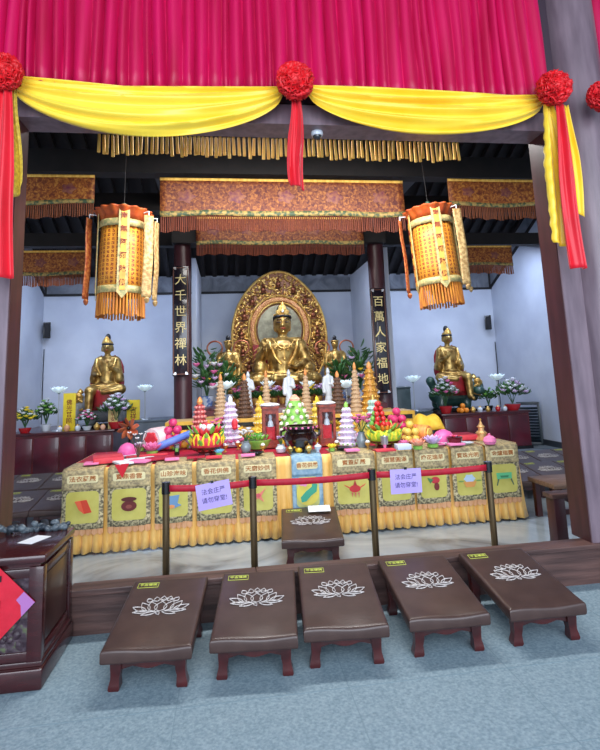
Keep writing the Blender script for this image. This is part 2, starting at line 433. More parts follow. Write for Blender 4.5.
# ================================================================== embroidered valances on the beams
def m_embroid(name, a, b_, c, s):
    m = pm(name, a, b_, s, .6, c3=c, kind='noise', detail=5, lo=.36, hi=.66, dist=.8, bump=.2, bscale=s*2)
    return m
M_val = m_embroid('orange gold embroidered silk', (104,44,20), (190,128,56), (150,82,30), 24)
M_val2 = m_embroid('red gold embroidered silk', (84,24,20), (168,104,46), (122,60,26), 26)
M_valb = pm('teal gold embroidered border', (66,84,60), (176,148,84), 24, .6, lo=.4, hi=.6)
M_frin = pm('rust red fringe', (84,34,20), (116,52,26), 60, .7, stretch=(1,.1,.05))
M_frin_o = pm('orange fringe', (128,66,28), (98,46,20), 60, .7, stretch=(1,.1,.05))
M_motif = pm('plum embroidery motif', (104,44,60), (150,92,60), 20, .6)
def valance(loc, w, h, fr, label, mm=M_val, fm=M_frin, nf=60):
    t = thing('embroidered_valance', label, 'valance', loc, 0, 'embroidered valances on the beams')
    b = MB(); ph = loc[0]*7
    wob = lambda x: .018*sin(x*3.1+ph)+.01*sin(x*7.3+ph)
    b.sheet(lambda u, v: Vector(((u-.5)*w, wob((u-.5)*w)*v, -h*v+.012*sin(u*w*4+ph)*v)), max(20,int(w*12)), 6)
    b.build('silk_panel', mm, t, solid=.012)
    for z0, z1, nm in ((0,-.035,'top_border'), (-h*.86,-h,'bottom_border')):
        b = MB(); b.sheet(lambda u, v: Vector(((u-.5)*w, wob((u-.5)*w)*(-(z0+(z1-z0)*v)/h)-.012, z0+(z1-z0)*v+.012*sin(u*w*4+ph)*(-(z0+(z1-z0)*v)/h))), max(20,int(w*12)), 1)
        b.build(nm, M_valb if nm == 'bottom_border' else M_tas, t, solid=.006)
    n = max(2, int(w/.55))
    for i in range(n):
        b = MB(); x = (i+.5)/n*w-w/2; s = h*.17; k = 16
        c = b.b.verts.new((x, wob(x)*.5-.024, -h*.48))
        ring = [b.b.verts.new((x+cos(2*pi*j/k)*s*1.25*(1+.25*cos(5*2*pi*j/k)), wob(x)*.5-.012, -h*.48+sin(2*pi*j/k)*s*(1+.25*cos(5*2*pi*j/k)))) for j in range(k)]
        for j in range(k): b.b.faces.new((c, ring[j], ring[(j+1)%k]))
        b.build('embroidery_motif', M_motif, t)
    b = MB(); k = int(w/.026)
    for i in range(k):
        x = (i+.5)/k*w-w/2; zz = -h+.012*sin((x/w+.5)*w*4+ph)
        b.cyl((x,wob(x),zz), (x+.004*sin(i*5.),wob(x)+.01*sin(i*3.),zz-fr*(.94+.06*sin(i*7.))), .009, .011, 5)
    b.build('fringe', fm, t)
    return t
def val(pxl, pxr, pyt, pyb, pyf, Y, label, mm=M_val, fm=M_frin):
    a, c = at(pxl,pyt,Y), at(pxr,pyt,Y); z1 = at(pxl,pyb,Y).z; z2 = at(pxl,pyf,Y).z
    return valance(((a.x+c.x)/2, Y, a.z), c.x-a.x, a.z-z1, z1-z2, label, mm, fm)
val(160,402,178,216,232,6.5, 'long embroidered valance with rust fringe above the main statue, nearest beam', M_val2)
val(196,362,217,245,256,8.72, 'shorter embroidered valance between the columns, behind the long middle valance', M_val2)
val(-8,95,174,204,218,6.5, 'upper orange embroidered valance beside the dark red post', M_val, M_frin_o)
val(447,560,179,206,219,6.5, 'upper gold embroidered valance beside the right hand post under the front beam', M_val, M_frin_o)
val(-10,90,251,276,287,9.9, 'lower embroidered valance on the far beam behind the hanging banner lantern, window post side', M_val, M_frin_o)
val(441,511,246,266,275,9.9, 'lower embroidered valance on the far beam near the sloping rod', M_val, M_frin_o)
# ================================================================== banner lanterns
def glyph_silk():
    m = pm('amber silk printed with columns of characters', (228,156,52), (214,136,40), 6, .5)
    nt = m.node_tree; N = nt.nodes; L = nt.links; b = N['Principled BSDF']
    src = b.inputs['Base Color'].links[0].from_socket
    tc = N.new('ShaderNodeTexCoord'); sp = N.new('ShaderNodeSeparateXYZ'); L.new(tc.outputs['Object'], sp.inputs[0])
    def mth(op, a, c=None):
        n = N.new('ShaderNodeMath'); n.operation = op
        for i, v in enumerate((a, c)):
            if v is None: continue
            if isinstance(v, (int,float)): n.inputs[i].default_value = v
            else: L.new(v, n.inputs[i])
        return n.outputs[0]
    ang = mth('MULTIPLY', mth('ARCTAN2', sp.outputs['Y'], sp.outputs['X']), 28/(2*pi))
    row = mth('DIVIDE', sp.outputs['Z'], .048)
    def win(x, lo, hi): f = mth('FRACT', x); return mth('MULTIPLY', mth('GREATER_THAN', f, lo), mth('LESS_THAN', f, hi))
    cb = N.new('ShaderNodeCombineXYZ'); L.new(mth('MULTIPLY', ang, 3.1), cb.inputs[0]); L.new(mth('MULTIPLY', row, 3.3), cb.inputs[1])
    nz = N.new('ShaderNodeTexNoise'); nz.inputs['Scale'].default_value = 1.3; nz.inputs['Detail'].default_value = 1; L.new(cb.outputs[0], nz.inputs['Vector'])
    k = mth('MULTIPLY', mth('MULTIPLY', win(ang, .22, .78), win(row, .12, .84)), mth('GREATER_THAN', nz.outputs['Fac'], .46))
    mx = N.new('ShaderNodeMix'); mx.data_type = 'RGBA'; L.new(k, mx.inputs['Factor']); L.new(src, mx.inputs['A']); mx.inputs['B'].default_value = lin((128,44,24)); L.new(mx.outputs['Result'], b.inputs['Base Color'])
    return m
M_lanp = glyph_silk()
M_lanw = pm('yellow silk', (240,190,80), (214,146,56), 6, .5)
M_lang = pm('green gold brocade', (150,150,100), (206,180,120), 30, .5, lo=.4, hi=.6)
M_lancan = pm('orange ruffle silk', (196,92,30), (160,62,20), 12, .55)
M_lanfr = pm('golden lantern fringe', (226,148,46), (160,84,30), 40, .55, stretch=(1,1,.1))
M_ink = pm('dark red characters', (120,26,20), rough=.6)
M_strm = pm('cream gold brocade streamer', (206,176,120), (156,120,70), 26, .55, lo=.4, hi=.6)
M_strr = pm('red gold brocade streamer', (150,56,30), (196,120,60), 26, .55, lo=.4, hi=.6)
def lantern(loc, label, rz, tilt):
    t = thing('banner_lantern', label, 'lantern', loc, rz, 'hanging silk banner lanterns')
    t.rotation_euler = (0, tilt, rz)
    H, r = 1.0, .245
    sc = lambda a, z: 1+.012*cos(8*a)
    b = MB(); b.lathe([(r*.96,H*.86),(r*1.0,H*.6),(r*1.02,H*.3),(r*1.04,.06)], n=48, rfun=sc); b.build('silk_drum', M_lanp, t, solid=.006)
    for z0, z1, q, m in ((.80*H,.88*H,1.06,M_lang), (.05,.13,1.08,M_lang)):
        b = MB(); b.lathe([(r*q,z0),(r*q*1.01,(z0+z1)/2),(r*q,z1)], n=48, rfun=sc); b.build('brocade_band', m, t, solid=.006)
    b = MB(); b.lathe([(r*1.0,.88*H),(r*1.06,.94*H),(r*1.24,1.0*H),(r*1.3,1.015*H)], n=96, rfun=lambda a, z: 1+.05*sin(16*a)*(z-.85)/.15)
    b.build('ruffled_canopy', M_lancan, t, solid=.006)
    b = MB(); b.lathe([(r*1.2,1.0*H),(r*.5,1.05*H),(.03,1.075*H),(.025,1.13*H),(0,1.14*H)], n=32); b.build('canopy_top', pm('green canopy silk', (60,96,74), rough=.6), t)
    for k in range(4):      # brocade strips with characters down the drum
        a = -pi/2+k*pi/2+.12
        M = Matrix.Rotation(a+pi/2, 4, 'Z')
        b = MB(); b.box((0,-r*1.10,.52), (.115,.008,.94)); o = b.build('brocade_strip', M_lang, t, smooth=False); o.rotation_euler.z = a+pi/2
        b = MB(); b.box((0,-r*1.10-.006,.52), (.06,.006,.90)); o2 = b.build('strip_centre', M_lanw, o, smooth=False)
        for j, ch in enumerate('南無阿彌陀佛'): text('lettering', ch, .075, M_ink, o, (0,-r*1.10-.012,.90-.15*j), (pi/2,0,0), .001, .001)
        b = MB(); b.prism([(-.0575,.05),(.0575,.05),(0,-.02)], .008, Matrix.Translation((0,-r*1.10-.004,0))); o3 = b.build('strip_point', M_lang, o, smooth=False)
    b = MB(); R = random.Random(3)
    for k in range(46):
        a = 2*pi*k/46; q = r*1.02
        b.cyl((cos(a)*q,sin(a)*q,.07), (cos(a)*q*1.02,sin(a)*q*1.02,-.2+R.uniform(-.015,.015)), .010, .013, 6)
    b.build('fringe', M_lanfr, t)
    for k, (a, m) in enumerate(((0.05,M_strm),(pi/2,M_strr),(pi+.02,M_strr),(pi*1.5+.9,M_strm))):
        x, y = cos(a)*.37, sin(a)*.37
        b = MB(); b.sheet(lambda u, v: Vector(((u-.5)*.105+.006*sin(v*5), .006*sin(v*8), -.93*v)), 4, 20)
        o = b.build('streamer', m, t, solid=.008); o.location = (x,y,.93); o.rotation_euler.z = (pi/2-.45 if k in (0,2) else .3)
        b = MB(); b.lathe([(0,-1.0),(.02,-.985),(.03,-.95),(.018,-.93),(0,-.93)], n=10); b.build('streamer_tassel', m, o)
        b = MB(); b.tube([(0,0,0),(0,0,.03),(-.0,0,.045)], .004); b.tube([(0,0,.03),(-.0,.0,.04)], .004)
        b.cyl((-.0,0,.0),(0,0,.05),.006,n=6); b.build('streamer_hook', M_paperw, o)
        b = MB(); b.cyl((cos(a)*r,sin(a)*r,.97), (x,y,.975), .006, n=6); b.build('hanger_arm', M_paperw, t)
    b = MB(); b.cyl((0,0,1.1), (0,0,2.1), .005, n=6); b.build('hanging_cord', M_dark, t)
    return t
p = at(121,300,6.0); q = at(440,290,6.0)
l0 = lantern(p, 'hanging silk banner lantern above the altar with the elephant statue', .1, 0)
l1 = dup(l0, q, -.25, 'hanging silk banner lantern above the altar with the green lion statue')
l1.rotation_euler = (0,-.06,-.25); l0.rotation_euler = (0,.02,.1)
# ================================================================== couplet boards
def couplet(loc, s, label, tilt):
    t = thing('couplet_board', label, 'plaque', loc, 0, 'couplet boards on the hall columns'); t.rotation_euler = (0,tilt,0)
    w, h = .27, 1.86
    b = MB(); b.box((0,0,h/2), (w,.05,h), bev=.008); b.build('board', pm('plum black lacquer board', (24,18,30), rough=.25, coat=.5), t)
    fr = MB()
    for x in (-w/2+.018, w/2-.018): fr.box((x,-.03,h/2), (.012,.012,h-.05))
    for z in (.03, h-.03): fr.box((0,-.03,z), (w-.03,.012,.012))
    fr.build('frame_line', pm('dull copper line', (110,70,56), rough=.4, metal=.6), t, smooth=False)
    for x in (-1,1):
        for z in (.04,h-.04):
            b = MB(); b.prism([(0,0),(.045*x,0),(.045*x,.02),(.02*x,.045),(0,.045)] if z < 1 else [(0,0),(0,-.045),(.02*x,-.045),(.045*x,-.02),(.045*x,0)], .01, Matrix.Translation((x*(w/2-.062),-.037,z-(.02 if z<1 else -.02))))
            b.build('corner_fitting', pm('brushed steel fitting', (206,204,206), rough=.3, metal=.8), t, smooth=False)
    text('lettering', '\n'.join(s), .20, pm('pale gold paint', (232,214,150), rough=.45), t, (0,-.034,h*.5), (pi/2,0,0), .004, .0, line=1.36)
    return t
couplet(at(181,376,8.9), '大千世界禪林', 'tall dark board with gold characters beginning 大千 on the column', 0)
couplet(at(383.5,394,8.9)+Vector((0,0,0)), '百萬人家福地', 'tall dark board with gold characters beginning 百萬 on the column', 0)
# ================================================================== kneeling stools
M_vinyl = pm('dark brown vinyl', (62,43,39), (72,52,47), 9, .38, bump=.05, bscale=120, coat=.1)
M_thread = pm('silver white embroidery thread', (206,202,200), (160,150,146), 60, .5)
M_lblthr = pm('yellow green embroidery thread', (196,206,90), rough=.55)
ZF, ZB, SD, SW = .165, .275, .71, .49           # seat surface front / back height, depth, width
def cz(y): return ZF+.0605+(y/SD)*(ZB-ZF)           # top surface height at depth y
def lotus_lines(b, z, s):
    def P(x, y, k=.004): return (x*s, y*s, z(y*s)+k)
    def petal(bx, by, tx, ty, w):
        d = Vector((tx-bx, ty-by)); L = d.length; d /= L; n = Vector((-d.y, d.x))
        for sg in (1,-1):
            pts = []
            for i in range(9):
                t = i/8; o = w*sin(pi*t**.85)*.5*sg
                q = Vector((bx,by))+d*(L*t)+n*o
                pts.append(P(q.x, q.y))
            b.tube(pts, .0029, 5)
    # outer ring low petals, middle cup petals, top small petals with stamens
    for a in ((0,-.34,0,.24,.44),(-.2,-.33,-.40,.25,.33),(.2,-.33,.40,.25,.33),(-.38,-.31,-.72,.22,.28),(.38,-.31,.72,.22,.28),(-.46,-.29,-1.0,-.02,.24),(.46,-.29,1.0,-.02,.24),
              (-.1,-.37,-.60,-.52,.16),(.1,-.37,.60,-.52,.16),(-.34,-.34,-.94,-.33,.15),(.34,-.34,.94,-.33,.15),(-.08,-.37,0.02,-.54,.12),
              (-.42,.24,-.56,.46,.2),(-.2,.26,-.26,.54,.2),(0,.26,0,.58,.2),(.2,.26,.26,.54,.2),(.42,.24,.56,.46,.2)): petal(*a)
    R = random.Random(2)
    for i in range(14):
        x = R.uniform(-.42,.38); y = .27+R.uniform(0,.14)*(1-abs(x)); b.tube([P(x,y), P(x+.04,y+.05), P(x+.07,y+.0)], .0025, 4)
def make_stool(label, loc, rz, group=None):
    t = thing('kneeling_stool', label, 'kneeling stool', loc, rz, group)
    b = MB()
    # padded slab that rises towards the back
    def f(u, v):
        a = 2*pi*u; n = 5.0
        return a
    us = [0,.004,.012,.028,.055]+[.055+.89*i/14 for i in range(1,14)]+[.945,.972,.988,.996,1]; vs_ = [0,.003,.009,.021,.042]+[.042+.916*i/16 for i in range(1,16)]+[.958,.979,.991,.997,1]
    nu, nv = len(us)-1, len(vs_)-1
    def top(i, j, side):
        x = -1+2*us[i]; y = vs_[j]
        ed = min((1-abs(x))*SW/2, y*SD, (1-y)*SD); r = min(1, ed/.014); h = math.sqrt(max(0, 1-(1-r)**2))
        wav = .006*sin((x+1)*3.4+.6)*max(0,1-y*7)
        puff = .005*(1-x*x)*sin(pi*y)+wav
        z = ZF+y*(ZB-ZF)+.024+side*(.019+.016*h)+(puff if side > 0 else 0)
        return Vector((x*SW/2, y*SD, z))
    g = {}
    for sd in (1,-1):
        for j in range(nv+1):
            for i in range(nu+1):
                g[sd,i,j] = b.b.verts.new(top(i,j,sd))
    for sd in (1,-1):
        for j in range(nv):
            for i in range(nu): b.b.faces.new((g[sd,i,j], g[sd,i+1,j], g[sd,i+1,j+1], g[sd,i,j+1]))
    for j in range(nv):
        for i in (0, nu): q4 = (g[1,i,j], g[1,i,j+1], g[-1,i,j+1], g[-1,i,j]); b.b.faces.new(q4)
    for i in range(nu):
        for j in (0, nv): b.b.faces.new((g[1,i,j], g[1,i+1,j], g[-1,i+1,j], g[-1,i,j]))
    cu = b.build('cushion', M_vinyl, t, auto=50)
    b = MB(); lotus_lines(b, lambda y: cz(y+SD*.54)+.0035, .17)
    lo = b.build('lotus_embroidery', M_thread, cu); lo.location = (0,SD*.54,0)
    # small framed label near the back left corner
    ly = SD*.885; lx = -.135; b = MB(); q = .0016
    for (x0,y0,x1,y1) in ((-.066,-.026,.066,-.026),(-.066,.026,.066,.026),(-.066,-.026,-.066,.026),(.066,-.026,.066,.026)):
        b.tube([(lx+x0,ly+y0,cz(ly+y0)+.002),(lx+x1,ly+y1,cz(ly+y1)+.002)], q, 5)
    b.build('label_border', M_lblthr, cu)
    text('label_lettering', '千古禪院', .028, M_lblthr, cu, (lx,ly,cz(ly)+.004), (math.atan((ZB-ZF)/SD),0,0), .0008, .0002)
    sl = math.atan((ZB-ZF)/SD)
    # red wooden base: board with scalloped aprons and four curved legs
    b = MB(); b.box((0,SD*.52,(ZF+ZB)/2-.008), (SW*.86,SD*.8,.016), rot=(sl,0,0))
    for y, dz in ((SD*.10,0),(SD*.885,0)):
        zt = ZF+y/SD*(ZB-ZF)-.012
        poly = [(-.17,zt),(.17,zt),(.17,zt-.062)]+[(.17-.34*i/16, zt-.046-.016*abs(cos(2*pi*i/16))**1.5) for i in range(1,16)]+[(-.17,zt-.062)]
        b.prism(poly, .018, Matrix.Translation((0,y-.009,0)))
    for x in (-.185,.185):
        A = [(SD*.16,ZF+.16*(ZB-ZF)-.012),(SD*.87,ZF+.87*(ZB-ZF)-.012),(SD*.87,ZF+.87*(ZB-ZF)-.06),(SD*.16,ZF+.16*(ZB-ZF)-.055)]
        P1 = [b.b.verts.new((x-.009,y,z)) for y, z in A]; P2 = [b.b.verts.new((x+.009,y,z)) for y, z in A]
        b.b.faces.new(P1); b.b.faces.new(P2[::-1])
        for i in range(4): b.b.faces.new((P1[i],P2[i],P2[(i+1)%4],P1[(i+1)%4]))
    b.build('base_frame', M_legred, t, smooth=False)
    for x in (-1,1):
        for y in (SD*.11, SD*.885):
            zt = ZF+y/SD*(ZB-ZF)-.01; b = MB()
            prof = [(0,.026),(.012,.031),(.03,.029),(.06,.024),(.09,.027),(max(.1,zt),.032)]
            rows = []
            for z, r in prof:
                cx = x*(.178+.006*cos(z*24)); rows.append([b.b.verts.new((cx+sx*r, y+sy*r, z)) for sx, sy in ((-1,-1),(1,-1),(1,1),(-1,1))])
            for a_, c_ in zip(rows, rows[1:]):
                for i in range(4): b.b.faces.new((a_[i], a_[(i+1)%4], c_[(i+1)%4], c_[i]))
            b.b.faces.new(rows[0][::-1]); b.b.faces.new(rows[-1])
            b.build('leg', M_legred, t, smooth=True)
    return t
G = 'front row of kneeling stools before the sill'
s0 = make_stool('brown padded kneeling stool nearest the carved chest, first of the front row', (-.475,3.15,0), -.085, G)
for (x, y, rz, lab) in ((.105,3.14,-.10,'brown padded kneeling stool second from the carved chest, almost touching the middle stool'),
                        (.632,3.15,-.085,'brown padded kneeling stool in the middle of the front row of five'),
                        (1.25,3.15,-.03,'brown padded kneeling stool fourth from the carved chest in the front row'),
                        (1.868,3.145,-.012,'brown padded kneeling stool nearest the round pillar, last of the front row')):
    dup(s0, (x,y,0), rz, lab)
inner = dup(s0, (.70,4.80,0), -.1, 'single brown kneeling stool with a white paper, behind the sill before the altar table'); del inner['group']
inner.scale = (1.13,1.0,1.0)
t = MB(); t.box((0,0,0), (.22,.15,.002)); o = t.build('paper_sheet', M_paperw, smooth=False)
tag(o, 'white sheet of paper lying on the single kneeling stool', 'paper'); o.location = (.86,5.38,.3445); o.rotation_euler = (math.atan((ZB-ZF)/SD),0,-.1)
# rows along the hall's sides
k = 0
for side, x0, rows in (('elephant', -2.10, ((6.72,4),(8.12,5))), ('lion', 3.78, ((6.45,5),(7.45,5)))):
    for r, (y, n) in enumerate(rows):
        for i in range(n):
            x = x0+(-1 if side == 'elephant' else 1)*i*.497+(0 if r == 0 else .12)
            where = 'altar side row' if r else 'sill side row'
            pos = ['first', 'second', 'third', 'fourth', 'fifth'][i]
            dup(s0, (x,y,0), 0, 'kneeling stool facing the %s statue, %s, %s from the long table' % (side, where, pos), 'kneeling stools at the sides of the hall')
# ================================================================== bench end beyond the sill, beside the right jamb
t = thing('wooden_bench', 'low brown wooden bench behind the sill beside the purple pillar', 'bench', (3.02,4.72,0))
b = MB(); b.box((.4,.06,.455), (.95,.16,.04), bev=.006); b.build('top_board', M_sill, t)
for x, y in ((.0,.06),(.8,.06)):
    b = MB(); b.box((x,y,.218), (.11,.13,.435), bev=.005); b.build('leg', M_purpled, t)
b = MB(); b.box((.4,.06,.30), (.7,.05,.05)); b.build('stretcher', M_legred, t)
b = MB(); b.box((.22,.06,.345), (.4,.04,.04), rot=(0,.55,0)); b.build('brace', M_legred, t)
t = thing('low_table', 'low wooden table with tan top behind the bench beside the pillar', 'table', (3.75,5.55,0))
b = MB(); b.box((.1,0,.40), (1.0,.5,.05), bev=.008); b.build('tabletop', pm('tan brown board', (128,98,78), (104,78,62), 6, .4, stretch=(1,6,6)), t)
for x in (-.33,.53):
    for y in (-.2,.2):
        b = MB(); b.box((x,y,.188), (.06,.06,.375)); b.build('leg', M_legred, t)
# ================================================================== carved donation chest with the paper square
M_carv = pm('carved dark panel with green and purple paint', (46,30,40), (84,92,64), 22, .5, c3=(70,54,64), bump=1., bscale=30, lo=.4, hi=.66)
M_chest = pm('dark mahogany', (46,14,18), (64,22,26), 4, .26, coat=.35, stretch=(1,1,5))
t = thing('carved_chest', 'dark mahogany carved chest with a red paper square on its front', 'chest', (-1.07,3.335,0))
W, D, H = .98, .58, .70
b = MB(); b.box((-W/2,D/2-.012,.055), (W+.03,D+.02,.11), bev=.012); b.box((-W/2,D/2,.125), (W+.01,D-.005,.03), bev=.008); b.build('plinth', M_chest, t)
b = MB(); b.box((-W/2,D/2,.39), (W-.05,D-.05,.52)); b.build('carcass', M_chest, t, smooth=False)
b = MB(); 
for x in (-.04,-W+.04): b.box((x,.03,.385), (.08,.06,.5), bev=.006); b.box((x,D-.03,.385), (.08,.06,.5), bev=.006)
for z in (.165,.6): b.box((-W/2,.03,z), (W-.1,.05,.05), bev=.005); b.box((-.03,D/2,z), (.05,D-.1,.05), bev=.005)
b.build('frame', M_chest, t)
b = MB(); b.box((-.022,D/2,.385), (.02,D-.16,.36), bev=.006); b.build('side_panel', pm('brown side panel', (44,22,20), (58,30,26), 4, .35, coat=.2), t)
b = MB(); R = random.Random(8)
for i in range(150):
    x, z = R.uniform(-W+.12,-.12), R.uniform(.21,.55); r = R.uniform(.012,.03)
    b.ball((x,.018,z), (r*R.uniform(.8,1.8),.014,r), 8, (0,R.uniform(-1,1),0))
b.box((-W/2,.024,.38), (W-.14,.02,.40)); b.build('carved_panel', M_carv, t)
b = MB(); b.box((-W/2,D/2-.005,.675), (W+.02,D+.005,.045), bev=.012); b.build('lid', M_chest, t)
b = MB(); R = random.Random(9)
for i in range(70):
    x = -W+.03+(W-.06)*i/69; r = R.uniform(.014,.024); b.ball((x,D-.045+R.uniform(-.02,.02),.705+R.uniform(0,.035)), (r*1.3,r,r), 8, (0,R.uniform(-.8,.8),0))
b.build('carved_rail', pm('blue grey carved stone rail', (40,50,60), (92,104,112), 14, .4, lo=.42, hi=.62), t)
o = MB().box((0,0,0), (.11,.16,.002)).build('paper_label', M_paperw, smooth=False); tag(o, 'white paper label lying on the lid of the carved chest', 'label'); o.location = (-1.235,3.66,.6990); o.rotation_euler = (0,0,-.45)
t = thing('paper_square', 'red paper square set cornerwise on the carved chest front', 'paper decoration', tuple(at(35,602,3.325)-Vector((.30,0,0))))
b = MB(); L = .30; b.prism([(-L,0),(0,-L),(L,0),(0,L)], .004); b.build('sheet', pm('crimson festive paper', (214,22,52), (190,10,40), 6, .5, bump=.2, bscale=20), t, smooth=False)
b = MB(); b.prism([(L,0),(L-.07,-.07),(L-.075,-.01),(L-.10,.02),(L-.06,.06)], .002, Matrix.Translation((0,-.003,0))); b.build('lilac_corner', pm('lilac paper corner', (168,106,170), rough=.5), t, smooth=False)
text('lettering', '福', .30, pm('black brush ink', (24,10,14), rough=.5), t, (-.02,-.004,0), (pi/2,0,0), .001, .006)
# ================================================================== the long altar table
M_goldcl = pm('gold yellow satin skirt', (250,202,116), (238,182,88), 4, .5, sheen=.3, stretch=(6,6,.4))
M_redtop = pm('crimson table cloth', (186,20,58), (160,14,44), 5, .6)
TX0, TX1, TY0, TY1, TZ = -1.66, 3.2, 5.72, 6.95, .82
t = thing('altar_table', 'long altar table with gold pleated skirt and crimson top, full of offerings', 'table', ((TX0+TX1)/2, TY0, 0))
W = TX1-TX0; D = TY1-TY0
b = MB(); b.box((0,D/2,TZ-.02), (W,D,.04)); b.build('tabletop', M_redtop, t, smooth=False)
b = MB(); n = 420; per = W+2*D; R = random.Random(5); nk = 78
ph = [R.uniform(-.7,.7) for _ in range(nk*4+8)]
def skirt(u, v):
    s = u*per; k = s/per*nk*2
    i = int(k); fr = k-i; f = (abs(sin(pi*k/2+.35*ph[i//2]))**.8-.5)
    out = .006+.05*v**1.5; amp = (.008+.055*v**3)
    o = out+f*amp
    rad = .03
    if s < D: p = Vector((-W/2-o, D-s, 0))
    elif s < D+W: p = Vector((-W/2+(s-D), -o, 0))
    else: p = Vector((W/2+o, s-D-W, 0))
    if s < D and s > D-.1: q = (s-D+.1)/.1; p.x += o*.0; p.y = min(p.y, D-s)-o*q*.6
    if D+W < s < D+W+.1: q = 1-(s-D-W)/.1; p.y -= o*q*.6
    return p+Vector((0,0,TZ-.002-(TZ-.022)*v-.012*sin(k*1.7+ph[i//2])*v*.6*(1 if v < 1 else 1)+.0))
b.sheet(skirt, nk*12, 8); b.build('pleated_skirt', M_goldcl, t, solid=.004, auto=80)
for x in (-W/2+.1, W/2-.1):
    for y in (.1, D-.1):
        b = MB(); b.box((x,y,.39), (.06,.06,.78)); b.build('leg', M_legred, t)
# ------------------------------------------------------------------ eleven embroidered banners over the front edge
M_bord = pm('grey gold embroidered border', (104,98,78), (208,194,152), 42, .6, lo=.42, hi=.58, c3=(164,152,116), bump=.2)
M_flap = pm('tan brocade flap', (200,180,132), (146,130,98), 44, .6, lo=.4, hi=.62)
M_satin = pm('lime yellow satin', (206,198,104), (190,180,84), 5, .45, sheen=.2, bump=.25, bscale=9)
M_title = pm('pale cream title strip', (232,220,170), rough=.6)
M_gink = pm('orange brown embroidered characters', (176,104,44), rough=.6)
M_bluebd = pm('sky blue brocade', (120,160,186), (160,190,206), 24, .55)
M_tabs = pm('pale pink gold tabs', (226,172,130), (214,150,96), 30, .6, stretch=(3,1,.3))
def rr(w, h, r, n=5):
    P = []
    for cx, cy, a0 in ((w/2-r,h/2-r,0),(-w/2+r,h/2-r,90),(-w/2+r,-h/2+r,180),(w/2-r,-h/2+r,270)):
        for i in range(n+1): a = radians(a0+90*i/n); P.append((cx+r*cos(a), cy+r*sin(a)))
    return P
def ell(cx, cy, rx, ry, n=18, f=None): return [(cx+rx*cos(2*pi*i/n)*(f(2*pi*i/n) if f else 1), cy+ry*sin(2*pi*i/n)*(f(2*pi*i/n) if f else 1)) for i in range(n)]
def pmq(c, r=.6): return pm('thread %d %d %d' % c, c, rough=r)
EMB = {
 0: [((206,66,40),[(-.07,.06),(.04,.07),(.09,-.05),(.02,-.06),(-.03,-.02)]), ((226,96,60),[(-.07,.06),(-.02,.065),(.02,-.06),(-.03,-.02)])],
 1: [((104,34,34),ell(0,-.015,.075,.05)), ((86,26,26),ell(0,.05,.075,.022)), ((140,70,60),ell(0,-.02,.03,.018))],
 2: [((110,150,190),[(-.05,.05),(.06,.06),(.04,-.02),(.08,-.04),(0,-.07),(-.06,-.02)]), ((226,150,90),ell(-.02,-.05,.035,.018))],
 3: [((226,150,160),ell(0,0,.06,.06,25,lambda a: 1+.3*cos(5*a))), ((236,210,120),ell(0,0,.02,.02))],
 4: [((226,130,110),[(-.08,.05),(0,.01),(.08,.07),(.03,-.01),(.06,-.07),(0,-.03),(-.07,-.06),(-.03,0)]), ((206,90,100),ell(0,0,.025,.02))],
 6: [((196,48,52),ell(0,0,.06,.038)), ((206,70,60),[(-.12,.05),(-.06,.02),(-.05,.0),(-.1,.03)]), ((206,70,60),[(.12,.05),(.06,.02),(.05,.0),(.1,.03)]), ((170,40,48),[(-.02,.035),(.02,.035),(0,.09)]), ((206,90,90),[(-.04,-.035),(-.025,-.035),(-.035,-.085)]), ((206,90,90),[(-.008,-.038),(.008,-.038),(0,-.09)]), ((206,90,90),[(.025,-.035),(.04,-.035),(.035,-.085)])],
 7: [((120,80,120),ell(0,0,.05,.05,20,lambda a: 1+.25*cos(4*a)))],
 8: [((196,50,60),ell(.02,.03,.05,.035)), ((70,130,80),[(-.07,.06),(0,.04),(-.04,.0)]), ((120,40,40),ell(.03,-.035,.028,.04))],
 9: [((176,200,222),ell(0,.02,.06,.045,18,lambda a: 1+.15*cos(6*a))), ((214,150,80),[(-.075,-.01),(.075,-.01),(.045,-.065),(-.045,-.065)]), ((120,150,80),ell(-.1,.0,.03,.008)), ((120,150,80),ell(.1,.0,.03,.008))],
 10: [((96,186,130),[(-.09,.06),(.09,.06),(.085,-.005),(-.085,-.005)]), ((60,130,90),[(-.05,.03),(.05,.03),(.04,.01),(-.04,.01)]), ((70,100,80),[(-.08,-.005),(-.065,-.005),(-.09,-.07),(-.10,-.07)]), ((70,100,80),[(.065,-.005),(.08,-.005),(.10,-.07),(.09,-.07)])],
}
EMB[5] = [((222,206,90),ell(0,-.01,.12,.125)), ((60,160,130),[(-.07,-.10),(-.02,-.09),(.03,-.04),(.09,.0),(.10,.07),(.05,.10),(.04,.05),(-.02,.01),(-.08,-.05)]), ((230,150,190),ell(-.04,.09,.045,.03,20,lambda a: 1+.2*cos(5*a)))]
LBL = ['a folded red cloth, at the end by the elephant statue altar', 'a brown lidded pot, under the hanging red kerchief', 'a pale blue emblem, behind the first barrier post', 'its middle hidden behind the purple notice nearer the chest',
       'a coral crossed emblem, behind the second barrier post', '', 'a red lantern with tassels', 'its middle hidden behind the purple notice nearer the pillar', 'a red and green potted emblem, beside the purple notice', 'a pale blue crown over an orange bowl', 'a green three legged table, by the lion statue altar']
TIT = ['法衣莊嚴','寶鼎香雲','山珍海味','香花供佛','天廚妙供','香花供養','寶蓋莊嚴','福慧圓滿','瓊花瑞草','寶珠光明','金爐瑞靄']
XS = [(-1.66,-1.265),(-1.225,-.81),(-.77,-.40),(-.355,.045),(.076,.463),(.625,.95),(1.06,1.52),(1.545,1.945),(1.97,2.35),(2.385,2.755),(2.785,3.165)]
YF = 5.605                        # banner face, just clear of the pleats
